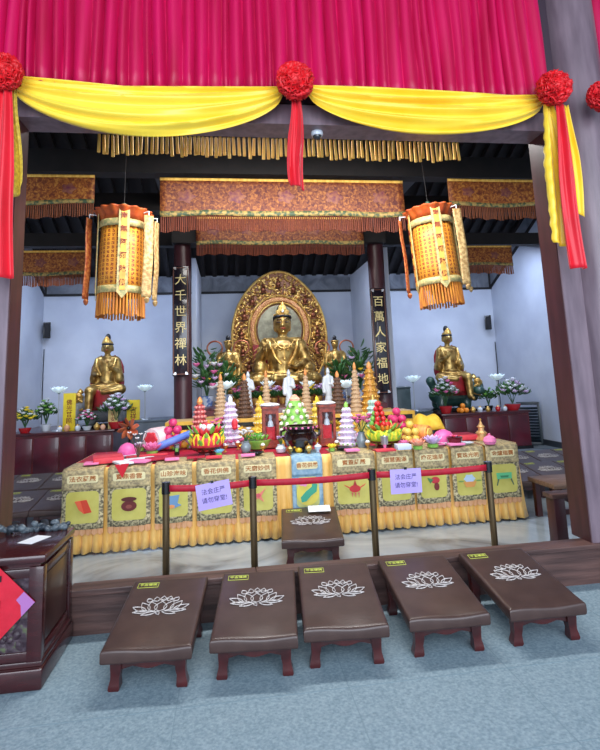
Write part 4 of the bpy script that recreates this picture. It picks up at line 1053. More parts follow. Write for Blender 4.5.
# blue bolster and black box
p = P(172,451); k = mpp(p)
t = thing('blue_bolster', 'blue rolled cloth bolster tilted across the table by the melon bowl', 'bolster', p+Vector((0,0,.115))); t.rotation_euler = (0,-.28,.5)
b = MB(); b.lathe([(0,-.26),(.028,-.26),(.042,-.24),(.045,0),(.042,.24),(.028,.26),(0,.26)], n=18); o = b.build('roll', pm('periwinkle blue cloth', (86,120,206), (110,140,220), 8, .6), t); o.rotation_euler.y = pi/2
for x in (-.27,.27):
    b = MB(); b.lathe([(0,0),(.02,0),(.035,.03),(.02,.05),(0,.05)], n=12); o = b.build('end_knot', M_lilac, t); o.rotation_euler.y = pi/2*(1 if x > 0 else -1); o.location.x = x-(.01 if x > 0 else -.01)
p = P(177,455); t = thing('black_box', 'small black box standing near the blue bolster', 'box', p)
b = MB(); b.box((0,0,.055), (.055,.05,.11), bev=.004); b.build('body', M_black, t); b = MB(); b.box((0,0,.115), (.06,.055,.012), bev=.003); b.build('lid', M_black, t)
b = MB(); b.box((0,-.0265,.06), (.03,.002,.04)); b.build('front_label', M_leafl, t, smooth=False)
# paper lotuses and flowers
def paper_lotus(px, py, r, m, label, core=M_yflower):
    p = P(px,py); k = mpp(p); t = thing('paper_lotus', label, 'paper flower', p)
    b = MB(); lotus(b, r*k, 0, ((9,1.,.3),(8,.9,.7),(7,.7,1.2),(5,.5,2.)), (0,0,2*k), .5); b.build('petals', m, t, solid=.002)
    b = MB(); b.lathe([(0,0),(r*.4*k,0),(r*.45*k,3*k),(0,4*k)], n=14); b.build('base', M_leafl, t)
    b = MB(); b.ball((0,0,5*k), r*.2*k, 8); b.build('core', core, t)
paper_lotus(152,454,13, M_pflower, 'big pink paper lotus in front of the rolled cake')
paper_lotus(192,446,12, M_lilac, 'lilac paper lotus behind the blue bolster')
paper_lotus(219,456,7, pm('sky blue petals', (120,190,226), rough=.5), 'small sky blue paper lotus at the foot of the melon bowl')
paper_lotus(433,447,13, M_lilac, 'lilac paper lotus before the orange roll')
paper_lotus(418,449,11, pm('peach petals', (240,170,140), (230,130,110), 9, .5), 'peach coloured paper lotus beside the lilac one')
paper_lotus(214,441,9, M_leafl, 'green paper lotus between red cone tower and lilac tower')
# pink longevity domes
for px, py, w, h, l in ((127,456,9,13,'pink domed bun near the pinwheel end of the table'),(444,443,10.5,13.5,'pink domed bun on the pillar side of the table')):
    p = P(px,py); k = mpp(p); t = thing('pink_bun', l, 'bun', p, 0, 'pink longevity buns')
    b = MB(); b.lathe([(0,0),(w*.9*k,0),(w*1.02*k,h*.2*k),(w*k,h*.45*k),(w*.7*k,h*.8*k),(w*.25*k,h*.97*k),(0,h*k)], n=24); b.build('bun', pm('hot pink icing', (240,110,176), (226,90,160), 5, .45), t)
    b = MB(); b.lathe([(0,0),(w*1.25*k,0),(w*1.35*k,1.5*k),(w*1.2*k,2*k),(0,1.2*k)], n=24); b.build('plate', M_white, t)
# spray of pale blossoms
p = P(138,459); k = mpp(p); t = thing('blossom_spray', 'spray of white blossoms lying up from the table near the pink bun', 'flower spray', p)
b = MB(); R = random.Random(5); E_ = []
for i in range(7):
    e = Vector((R.uniform(-9,9)*k, R.uniform(-4,4)*k, R.uniform(12,26)*k)); E_.append(e); b.tube([(0,0,0), e*.5+Vector((0,0,2*k)), e], .004, 5)
b.build('stems', pm('brown twig', (96,70,50), rough=.7), t)
for e in E_:
    b = MB(); lotus(b, 3*k, 0, ((5,1.,.3),), e); b.build('blossom', M_wflower, t, solid=.002)
# red envelopes, paper sheets, plates along the front of the table
M_env = pm('coral red paper', (226,70,80), (206,50,66), 6, .6); M_pinkp = pm('pink paper', (240,130,180), rough=.7)
def packet(px, py, w, d, h, rz, m, label, cat='paper packet', name='paper_packet'):
    p = P(px,py); k = mpp(p); b = MB(); b.box((0,0,h*k/2+.004), (w*k,d*k,h*k), bev=min(.004,h*k*.3)); o = b.build(name, m); tag(o, label, cat, None, p+Vector((0,0,.006))); o.rotation_euler.z = rz
packet(108,462,28,34,5, .25, M_env, 'coral red packet on the table end over the red cloth banner')
packet(92,465,14,14,2, .1, M_pinkp, 'pink paper slip on the table corner over the red cloth banner')
packet(140,463,20,16,2, -.3, M_pinkp, 'pink paper slip near the red kerchief')
packet(122,464,14,30,2, .5, M_paperw, 'white paper slip lying beside the coral red packet')
packet(160,460,26,16,2, .4, M_redtop, 'crimson paper packet before the pink paper lotus')
packet(172,461,14,10,2, .1, M_pinkp, 'pink paper slip over the pale blue emblem banner')
packet(214,459,16,10,2, 0, M_env, 'coral paper slip at the foot of the melon bowl')
packet(248,457,14,9,2, 0, M_pinkp, 'pink paper slip before the grey jar')
packet(352,452,14,10,2, 0, M_pinkp, 'pink paper slip before the lilac tower')
packet(403,450,14,12,5, 0, pm('pale blue card', (206,216,240), rough=.6), 'pale blue card box beside the melon bowl on the pillar side', 'box', 'card_box')
packet(456,446,16,10,2, 0, M_pinkp, 'pink paper slip before the dark red flower bowl')
packet(470,440,40,10,4, -.05, M_env, 'long coral red packet beyond the dark red flower bowl')
packet(385,452,20,12,2, 0, M_env, 'coral paper slip before the melon bowl on the pillar side')
# small silver cup in front of the pillar side melon bowl
p = P(385,450.5); k = mpp(p); t = thing('silver_cup', 'small silver cup on a pink foot before the yellow green melon bowl', 'cup', p)
b = MB(); b.lathe([(0,6*k),(3.5*k,6*k),(4*k,14*k),(3.4*k,14*k),(0,8*k)], n=16); b.build('cup', M_steel, t); b = MB(); b.lathe([(0,0),(3*k,0),(1.2*k,3*k),(2*k,6*k),(0,6*k)], n=16); b.build('foot', M_pinkp, t)
# dark red bowl of small flowers, gilt pagoda, pink pot at the far end
p = P(455,445); k = mpp(p); t = thing('red_flower_bowl', 'dark red bowl of small flowers beside the pink bun on the pillar side', 'bowl', p)
b = MB(); b.lathe([(0,0),(5*k,0),(7.5*k,5*k),(8*k,8*k),(7*k,8*k),(0,5*k)], n=20); b.build('bowl', M_tray, t)
for i in range(8):
    a = i*2.4; q = 5.5*k*math.sqrt(i/8); b = MB(); lotus(b, 2.6*k, 0, ((5,1.,.4),(4,.7,1.)), (cos(a)*q,sin(a)*q,8*k)); b.build('blossom', M_redfl if i % 2 else M_pflower, t, solid=.002)
p = P(482,440); k = mpp(p); t = thing('gilt_pagoda', 'little gilt pagoda at the table end by the lion statue altar', 'pagoda', p)
b = MB(); b.lathe([(0,0),(6*k,0),(6*k,2*k),(4.5*k,3*k),(4.5*k,6*k),(6*k,7*k),(4*k,9*k),(3*k,9*k),(3*k,12*k),(4.2*k,13*k),(2.2*k,15*k),(1*k,18*k),(.4*k,20*k),(0,21*k)], n=8); b.build('tiers', pm('pale gilt', (226,186,130), (206,150,90), 10, .35, .5), t, auto=20)
b = MB(); b.ball((0,0,20*k), 1.2*k, 8); b.build('jewel', M_brgold, t)
p = P(490,444); k = mpp(p); t = thing('pink_pot', 'pink lidded pot beside the little gilt pagoda', 'pot', p)
b = MB(); b.lathe([(0,0),(5*k,0),(6.5*k,3*k),(5.5*k,6*k),(0,6*k)], n=16); b.build('pot', M_pinkp, t); b = MB(); b.lathe([(5.6*k,6*k),(3*k,8*k),(1*k,8.5*k),(1.2*k,10*k),(0,10.5*k)], n=16); b.build('lid', M_pinkp, t)
dish('white plate on the red table top by the pillar side pink bun', P(466,444), .09, M_white, .02)
# standing vases and cups between (small bright offerings)
for i, (px, py, s, m, l) in enumerate(((262,437,.05,M_white,'white porcelain jar beside the first lantern cabinet'),(340,440,.05,M_white,'white porcelain jar beyond the second lantern cabinet'),(282,446,.045,M_yflower,'yellow covered jar between cabinet and urn'),(318,444,.045,M_yflower,'yellow covered jar between urn and the cabinet on the pillar side'))):
    p = P(px,py); t = thing('covered_jar', l, 'jar', p); b = MB(); b.lathe([(0,0),(s*.7,0),(s,s*.9),(s*.9,s*1.6),(s*.5,s*2),(0,s*2)], n=18); b.build('jar', m, t)
    b = MB(); b.lathe([(s*.6,s*2),(s*.5,s*2.3),(s*.15,s*2.4),(s*.15,s*2.6),(0,s*2.7)], n=16); b.build('lid', M_brgold, t)
# yellow bottle like towers either side (gold paper flower stacks)
for px, l in ((261,'yellow paper tower behind the first lantern cabinet'),(318,'yellow paper tower behind the second lantern cabinet')):
    p = P(px,432,S1); k = mpp(p); petal_tower(l, p, 8*k, 36*k, pm('lemon gold paper', (236,206,90), (226,180,60), 12, .45), 5, M_yflower, 'yellow paper towers')

# folded scripture sheets and loose flowers along the table's elephant end
for i, (px, py, w, d, rz, m, lab) in enumerate(((132,461,44,7,.35,M_paperw,'long white paper strip lying slantwise behind the red kerchief'),(147,457,40,8,.2,M_env,'long coral paper strip lying towards the blue bolster'),(112,458,30,8,.5,pm('cream card', (236,220,186), rough=.7),'cream card strip behind the coral red packet'),(196,459,18,9,.1,M_redtop,'crimson paper slip between black box and melon bowl'),(472,438,30,8,-.1,M_paperw,'white card strip behind the little gilt pagoda'),(436,446,16,9,.2,M_pinkp,'pink paper slip before the lilac paper lotus on the pillar side'))):
    packet(px, py, w, d, 1.5, rz, m, lab, 'paper strip', 'paper_strip')
paper_lotus(176,449,10, M_pflower, 'pink paper lotus under the middle of the blue bolster')
paper_lotus(141,449,9, M_lilac, 'small lilac paper lotus behind the pink domed bun near the pinwheel')
paper_lotus(243,442,8, M_pflower, 'pink paper lotus at the foot of the lilac tower')
paper_lotus(360,441,8, M_lilac, 'lilac paper lotus behind the grey vase on the pillar side')
paper_lotus(404,448,8, M_pflower, 'small pink paper lotus beside the pale blue card box')
paper_lotus(332,451,7, M_yflower, 'small yellow paper lotus at the foot of the pillar side lantern cabinet')

# little gilt offering cups and lilac sprigs between the towers
first = None
for i, (px, py) in enumerate(((238,449),(263,452),(337,449),(342,446),(368,449),(225,452))):
    p = P(px,py); s = .034
    if first is None:
        first = thing('offering_cup', 'small gilt stemmed cup standing in the front line of the offerings', 'cup', p, 0, 'gilt stemmed cups along the front of the offerings')
        b = MB(); b.lathe([(0,0),(s*.7,0),(s*.2,.012),(s*.2,.03),(s*.8,.045),(s,.075),(s*.9,.075),(0,.045)], n=16); b.build('cup', M_brgold, first)
        b = MB(); b.lathe([(s*.8,.07),(s*.6,.09),(0,.1)], n=14); b.build('filling', M_wflower, first)
    else: dup(first, p, i)
vase(281,452,15, 'small white vase with lilac sprigs just in front of the first lantern cabinet', M_white, M_lilac, 6, 7)
vase(335,444,24, 'white vase with pale yellow sprigs between second lantern cabinet and lilac tower', M_white, M_yflower, 7, 8)
vase(219,444,26, 'white vase with pink sprigs between melon bowl and lilac tower', M_white, M_pflower, 8, 9)
# ================================================================== main altar behind the shelf, gold statues, side altars
M_alt = pm('maroon carved altar block', (70,14,20), (104,26,28), 6, .35, coat=.3)
t = thing('main_altar', 'tall maroon altar block carrying the large seated gold statue', 'altar', (1.02,8.12,0))
b = MB(); b.box((0,1.9,.60), (2.9,3.75,1.20), bev=.01); b.build('body', M_alt, t)
b = MB(); b.box((0,1.9,1.1), (3.0,3.8,.03), bev=.005); b.build('edge_moulding', M_brgold, t)
b = MB(); b.box((0,.34,1.25), (2.7,.5,.10), bev=.006); b.build('lamp_ledge', M_step, t) if False else b.b.free()
AZ = 1.202
# flame shaped halo
p = at(281.5,392,11.5); HX = p.x; k = mpp((p.x,11.5,2.4))
t = thing('carved_halo', 'large carved gilded flame shaped halo panel behind the seated statue', 'halo', (HX,11.5,AZ))
ZT = at(283,271,11.5).z-AZ; RX = 48*k; zc = at(283,338,11.5).z-AZ
def outline(a, s=1.0):
    x = math.copysign(abs(sin(a))**.9, sin(a)); z = cos(a)
    top = 1+.10*max(0, z)**9
    return (RX*s*x, zc+ (ZT-zc)/1.10*s*z*top if z > 0 else zc+zc*.98*s*z)
b = MB(); n = 96; b.prism([outline(2*pi*i/n) for i in range(n)], .10, Matrix.Translation((0,0,0))); b.build('back_panel', pm('dark red brown gilt ground', (88,48,30), (122,78,40), 16, .5, .4), t, auto=30)
b = MB(); R = random.Random(3)
for i in range(1350):          # scrolls and clouds carved over the panel
    a = R.uniform(0,2*pi); s = math.sqrt(R.uniform(.30,.93)); x, z = outline(a, s); r = R.uniform(.02,.048)
    if z < .02: continue
    b.ball((x,-.015,z), (r*R.uniform(.7,1.4),.035*R.uniform(.5,1.5),r*.7), 6, (0,R.uniform(-1.5,1.5),0))
b.build('cloud_carving', M_goldc, t)
b = MB(); b.tube([(outline(2*pi*i/n,.985)[0],-.02,outline(2*pi*i/n,.985)[1]) for i in range(n)], .03, 8, True); b.build('rim', M_brgold, t)
for i in range(13):           # little seated figures along the flame border
    a = 2*pi*(i-6)/17; x, z = outline(a, .80); b = MB(); b.ball((x,-.06,z), (.06,.05,.07), 10); b.ball((x,-.07,z+.1), .035, 8); b.cyl((x,-.05,z-.09), (x,-.05,z-.05), .08, .06, 10); b.build('small_figure', pm('aged copper gilt', (136,80,50), (96,50,36), 20, .4, .7), t)
zi = at(283,330,11.5).z-AZ
b = MB(); b.prism(ell(0,zi,22*k,25*k,48), -.03, Matrix.Translation((0,-.03,0))); b.build('inner_disc', pm('silvery green disc', (128,126,104), (96,92,76), 9, .45, .4), t, auto=30)
for rr_, m, rad in ((24.5,M_brgold,.022),(27.5,pm('red lacquer ring', (150,70,46), (214,168,108), 40, .5),.05),(31,M_brgold,.022)):
    b = MB(); b.tube([(rr_*k*sin(2*pi*i/72), -.05, zi+rr_*1.12*k*cos(2*pi*i/72)) for i in range(72)], rad, 8, True); b.build('halo_ring', m, t)
# painted features on the gilded faces
M_brow = pm('dark brown painted line', (50,30,22), rough=.5); M_lip = pm('dull red painted lips', (150,50,40), rough=.5)
def face_paint(t, z, y, dx, k):
    for q in (1,-1):
        b = MB(); b.tube([(q*dx*1.75,y+.045*k,z+.052*k),(q*dx,y+.005*k,z+.072*k),(q*dx*.35,y-.008*k,z+.056*k)], .007*k, 6); b.build('eyebrow', M_brow, t)
        b = MB(); b.tube([(q*dx*1.6,y+.04*k,z+.012*k),(q*dx,y+.006*k,z+.004*k),(q*dx*.4,y+.0*k,z+.012*k)], .010*k, 6); b.build('eye', M_brow, t)
    b = MB(); b.tube([(-.038*k,y+.02*k,z-.105*k),(0,y-.002*k,z-.112*k),(.038*k,y+.02*k,z-.105*k)], .013*k, 6); b.build('lips', M_lip, t)
# seated statue
def seated(name, label, loc, s, rz=0):
    t = thing(name, label, 'statue', loc, rz); t.scale = (s,)*3
    I = [('e',(0,.02,.24),(.50,.36,.24)),('c',(-.62,-.18,.17),(.22,-.46,.15),.155,.11),('c',(.62,-.18,.17),(-.22,-.48,.2),.155,.11),('e',(-.60,-.16,.17),(.20,.2,.15)),('e',(.60,-.16,.17),(.20,.2,.15)),
         ('c',(0,.02,.3),(0,.02,.75),.33,.34),('e',(0,.0,.82),(.40,.26,.25)),('c',(-.33,.02,.93),(.33,.02,.93),.135,.135),('e',(-.16,-.17,.83),(.16,.09,.12)),('e',(.16,-.17,.83),(.16,.09,.12)),
         ('c',(0,.0,1.02),(0,-.01,1.18),.10,.095),('e',(0,-.03,1.355),(.19,.185,.25)),('e',(0,-.06,1.24),(.115,.12,.1)),
         ('e',(-.165,0,1.29),(.025,.045,.11)),('e',(.165,0,1.29),(.025,.045,.11)),('c',(0,-.185,1.36),(0,-.215,1.295),.013,.024),('e',(0,-.178,1.225),(.045,.02,.014)),('e',(0,-.165,1.165),(.04,.03,.025)),
         ('e',(-.065,-.172,1.345),(.042,.02,.014)),('e',(.065,-.172,1.345),(.042,.02,.014)),('c',(-.11,-.165,1.395),(-.02,-.188,1.395),.008,.008),('c',(.11,-.165,1.395),(.02,-.188,1.395),.008,.008),
         ('c',(.38,.02,.90),(.50,-.04,.55),.13,.12),('c',(.50,-.04,.55),(.22,-.36,.42),.115,.06),('e',(.16,-.40,.42),(.085,.065,.035)),
         ('c',(-.38,.02,.90),(-.50,-.06,.58),.13,.12),('c',(-.50,-.06,.58),(-.43,-.30,.80),.11,.05),('e',(-.42,-.33,.88),(.055,.03,.065)),
         ('e',(.5,-.05,.40),(.17,.2,.16)),('e',(-.5,-.06,.42),(.17,.18,.17))]
    for i, (dx, L) in enumerate(((-.045,.085),(-.018,.10),(.01,.11),(.036,.09))):
        I.append(('c',(-.42+dx,-.335,.92),(-.42+dx*1.15,-.34-.012*i,.92+L),.015,.012))
        I.append(('c',(.12-.005*i,-.43+.0*i,.42+.02*(i-1.5)),(.03+.01*abs(i-1.5),-.45,.42+.024*(i-1.5)),.016,.013))
    I += [('c',(-.375,-.33,.87),(-.345,-.36,.93),.017,.013),('c',(.17,-.45,.44),(.11,-.48,.47),.017,.013)]
    body = blob('robed_body', I, M_gold, t, .017, 3)
    # robe edges crossing the chest, folds on sleeves and lap
    b = MB()
    for sg in (1,-1): b.tube([(sg*.30,-.10,1.0),(sg*.27,-.24,.85),(sg*.20,-.30,.65),(sg*.08,-.34,.48)], .028, 8)
    for q in (.62,.52,.42): b.tube([(-.5*q*1.4+.02,-.28-.1*(1-q),.33+.02*q),(0,-.46+.0*q,.27-.09*(1-q)),(.5*q*1.4,-.28-.1*(1-q),.33+.02*q)], .016, 6)
    for sg in (1,-1):
        for j in range(4): b.tube([(sg*(.50+.02*j),-.14,.86-.1*j),(sg*(.62+.01*j),-.10,.78-.1*j),(sg*.63,.03,.74-.1*j)], .012, 6)
        for j in range(4): b.tube([(sg*(.30+.08*j),-.38+.03*j,.24),(sg*(.36+.09*j),-.40+.05*j,.15),(sg*(.34+.1*j),-.36+.06*j,.07)], .014, 6)
    b.build('robe_folds', M_brgold, t)
    b = MB(); b.ball((0,.02,1.45), (.197,.185,.175), 18); b.ball((0,.02,1.66), (.10,.10,.11), 14); b.tube([(-.185,-.07,1.475),(-.13,-.16,1.50),(0,-.20,1.515),(.13,-.16,1.50),(.185,-.07,1.475)], .026, 8)
    b.build('hair', M_hair, t)
    b = MB(); b.tube([(.165*cos(a),-.02+.18*sin(a)*1.0,1.535) for a in [pi+.0+pi*i/12 for i in range(13)]], .016, 6)
    pts = [(-.15,0),(-.14,.1),(-.08,.13),(-.06,.2),(0,.29),(.06,.2),(.08,.13),(.14,.1),(.15,0)]
    b.sheet(lambda u, v: Vector((.17*sin(1.5*(u-.5))*(1+.25*v), -.03-.185*cos(1.5*(u-.5))*(1-.25*v), 1.53+v*(.07+.20*max(0,1-abs(2*u-1)*1.3)**1.0+.03*abs(sin(u*pi*5))))), 30, 6)
    b.ball((0,-.2,1.60), (.045,.02,.055), 10); cr = b.build('crown', M_brgold, t, solid=.012)
    b = MB(); b.ball((0,-.225,1.60), (.02,.01,.03), 8); b.build('jewel', M_white, cr)
    face_paint(t, 1.36, -.212, .078, 1.12)
    b = MB(); b.tube([(.30*sin(a)*.8,-.12-.20*cos(a*.5),1.02-.22*cos(a)**2) for a in [(-pi/2)+pi*i/14 for i in range(15)]], .014, 6)
    for i in range(5): a = (-.7+.35*i); b.ball((.24*sin(a),-.315+.02*abs(a),1.02-.22*cos(a)**2-.05), .022, 8)
    b.cyl((0,-.32,.78), (0,-.34,.60), .014, .018); b.ball((0,-.345,.58), .03, 8); b.build('necklace', M_brgold, t)
    return t
sc_ = (at(283,305,10.9).z-at(283,389,10.9).z)/1.80
p = at(284,389,10.9)
bz = p.z
t = seated('seated_statue', 'large gold crowned statue sitting cross legged before the carved halo', (p.x,10.85,bz+.03), sc_)
# lotus throne and red back cloth
th = thing('lotus_throne', 'gilded lotus throne under the large seated statue', 'throne', (p.x,10.9,AZ))
hh = bz-AZ+.04
b = MB(); b.lathe([(0,0),(.78,0),(.80,hh*.25),(.66,hh*.45),(.70,hh*.7),(.86,hh*.95),(.8,hh),(0,hh)], n=40, rfun=lambda a, z: 1.0); o = b.build('seat_drum', M_alt, th); th.scale = (1,.58,1)
b = MB()
for k_, n_ in ((0,18),(1,18)):
    for i in range(n_): a = 2*pi*(i+.5*k_)/n_; b.petal((cos(a)*.62,sin(a)*.62,hh*(.28+.28*k_)), (cos(a),sin(a),.35), (0,0,1), .28, .22, .5)
b.build('petals', M_brgold, th, solid=.012)
b = MB(); b.box((p.x,11.32,bz+.48), (1.22,.04,.95), bev=.015); o = b.build('back_cloth', M_redcl); tag(o, 'red cloth backrest showing beside the arms of the seated statue', 'backrest cloth')
b = MB(); b.box((0,0,(bz-AZ+.05)/2), (1.0,.10,bz-AZ), bev=.006)
o = b.build('backrest_block', M_alt); tag(o, 'low maroon block behind the throne carrying the red backrest cloth', 'block'); o.location = (p.x,11.36,AZ)
# standing attendants with ring scarves
def attendant(px, py, label, sg):
    p = at(px,py,10.7); s = (at(px,336,10.7).z-at(px,400,10.7).z)/1.28
    t = thing('attendant_statue', label, 'statue', (p.x,10.55,AZ), 0, 'attendant statues beside the halo'); s = (at(px,335,10.55).z-AZ)/1.52; t.scale = (s,)*3
    I = [('c',(0,0,.24),(0,0,.55),.20,.17),('e',(0,0,.1),(.24,.2,.08)),('c',(0,0,.5),(0,0,1.0),.16,.17),('c',(-.17,0,1.06),(.17,0,1.06),.08,.08),('c',(0,0,1.1),(0,-.01,1.2),.055,.055),
         ('e',(0,-.015,1.30),(.085,.095,.115)),('e',(0,-.105,1.29),(.014,.018,.024)),('c',(-.2,0,1.04),(-.25,-.05,.8),.07,.065),('c',(-.25,-.05,.8),(-.05,-.2,.88),.06,.035),('c',(.2,0,1.04),(.25,-.05,.8),.07,.065),('c',(.25,-.05,.8),(.05,-.2,.88),.06,.035),
         ('c',(-.015,-.22,.86),(-.01,-.24,.98),.03,.02),('c',(.015,-.22,.86),(.01,-.24,.98),.03,.02),('c',(.24,-.06,.78),(.22,-.06,.45),.06,.08),('c',(-.24,-.06,.78),(-.22,-.06,.45),.06,.08)]
    blob('robed_body', I, M_gold, t, .016, 3)
    b = MB(); b.ball((0,.012,1.345), (.092,.095,.085), 14); b.ball((0,.01,1.455), (.05,.05,.06), 10); b.build('hair', M_hair, t)
    b = MB(); b.tube([(.09*sin(a),-.02-.09*cos(a),1.37) for a in [-1.6+3.2*i/10 for i in range(11)]], .014, 6); b.build('headband', M_brgold, t)
    for q in (1,-1):
        b = MB(); b.tube([(q*(.30+.17*sin(a)), .06, 1.23+.16*cos(a)) for a in [-2.3+4.9*i/26 for i in range(27)]], .02, 8); b.build('scarf_ring', pm('rose gilt scarf', (196,130,100), (160,80,60), 12, .35, .6), t)
    b = MB(); b.lathe([(0,0),(.3,0),(.32,.03),(.26,.06),(0,.06)], n=24); b.build('base', M_brgold, t)
    return t
attendant(229,400,'gold attendant statue with ring scarf beside the halo, nearer the 大千 column',1)
attendant(336,400,'gold attendant statue with ring scarf beside the halo, nearer the 百萬 column',-1)
# potted leafy plants with flowers either side of the main statue
def plant(px, py, Y, label, h, r, seed, flowers, n=120):
    p = at(px,py,Y); R = random.Random(seed); t = thing('potted_plant', label, 'plant', (p.x,Y,AZ), 0, 'potted plants on the main altar')
    b = MB(); b.lathe([(0,0),(.09,0),(.13,.16),(.14,.18),(.12,.18),(0,.15)], n=18); b.build('pot', pm('blue white porcelain pot', (196,206,222), (90,120,180), 10, .25, lo=.5, hi=.6), t)
    b = MB(); tips = []
    for i in range(n):
        a = R.uniform(0,2*pi); el = R.uniform(.1,1.3); q = R.uniform(.25,1.); d = Vector((cos(a)*cos(el), sin(a)*cos(el), sin(el)))
        c = Vector((d.x*r*q, d.y*r*q, .2+ (h-.25)*q*(.3+.7*sin(el)))); tips.append(c)
        b.petal(c, Vector((cos(a),sin(a),R.uniform(-.4,.9))), (0,0,1), R.uniform(.12,.24), R.uniform(.05,.09), .4)
    for i in range(9): a = i*.7; b.tube([(0,0,.15),(cos(a)*r*.3,sin(a)*r*.3,h*.45),(cos(a)*r*.5,sin(a)*r*.5,h*.75)], .008, 5)
    b.build('leaves', M_leaf, t, solid=.003)
    for i, (m, s) in enumerate(flowers):
        c = Vector((R.uniform(-.8,.8)*r, -R.uniform(.5,1.)*r, R.uniform(.25,.7)*h)); b = MB(); lotus(b, s, 0, ((6,1.,.4),(5,.7,1.)), c); b.build('blossom', m, t, solid=.003)
F = [(M_pflower,.10),(M_wflower,.11),(M_lilac,.09),(M_yflower,.08)]
plant(207,400,9.6,'tall leafy potted plant beside the 大千 column', 1.1,.30,1,F*4)
plant(226,395,9.95,'dark leafy plant in front of the attendant nearer the 大千 column', .78,.25,2,F[:2],90)
plant(341,395,9.95,'dark leafy plant in front of the attendant nearer the 百萬 column', .78,.25,3,F[:2],90)
plant(361,400,9.6,'tall leafy potted plant beside the 百萬 column', 1.05,.22,4,F*4)
# rows of little flower pots along the foot of the main statue
R = random.Random(31); F5 = [M_pflower, pm('plum petals', (130,50,90), rough=.5), M_lilac, M_redfl, M_yflower]
nm = ['pink','plum','lilac','red','yellow']
for i in range(12):
    x = at(238+9*i,400,9.4).x; s = R.uniform(.85,1.1); j = (i*3) % 5
    t = thing('small_flower_pot', 'small pot of %s flowers at the statue foot, %s from the 大千 column' % (nm[j], ['first','second','third','fourth','fifth','sixth','seventh','eighth','ninth','tenth','eleventh','last'][i]), 'flower pot', (x,9.4,AZ), 0, 'small flower pots at the statue foot')
    b = MB(); b.lathe([(0,0),(.05,0),(.075,.1),(.065,.1),(0,.08)], n=14); b.build('pot', M_brgold, t)
    b = MB()
    for q in range(18): a = q*2.4; b.petal((cos(a)*.03,sin(a)*.03,.1+.004*q), (cos(a),sin(a),.5), (0,0,1), .12, .06, .4)
    b.build('leaves', M_leaf, t, solid=.002)
    b = MB()
    for q in range(6): a = q*2.4; lotus(b, .075*s, 0, ((5,1.,.4),(4,.7,1.)), (cos(a)*.07,sin(a)*.07,.20+.025*q*.6))
    b.build('blossom', F5[j], t, solid=.002)
# ------------------------------------------------------------------ side altars with mounted statues
def side_altar(x0, x1, y0, zt, label):
    t = thing('side_altar', label, 'altar', ((x0+x1)/2,y0,0), 0, 'side altars'); w = x1-x0; d = 1.75
    b = MB(); b.box((0,d/2,zt/2-.02), (w-.06,d-.06,zt-.04)); b.build('body', M_alt, t, smooth=False)
    n = 4
    for i in range(n): b = MB(); b.box(((i+.5)/n*(w-.1)-(w-.1)/2,.022,zt/2-.01), ((w-.1)/n-.03,.02,zt-.16), bev=.006); b.build('front_panel', M_maroon, t)
    b = MB(); b.box((0,d/2,zt-.02), (w,d,.05), bev=.008); b.build('top_slab', M_red_lacq, t)
    b = MB(); b.box((0,d/2-.01,.03), (w-.02,d-.02,.06)); b.build('plinth', M_black, t, smooth=False)
    return t
ZL, ZR = .81, .78
side_altar(-4.14,-2.17,10.45,ZL,'maroon side altar under the statue on the elephant')
side_altar(4.30,6.26,10.45,ZR,'maroon side altar under the statue on the green lion')
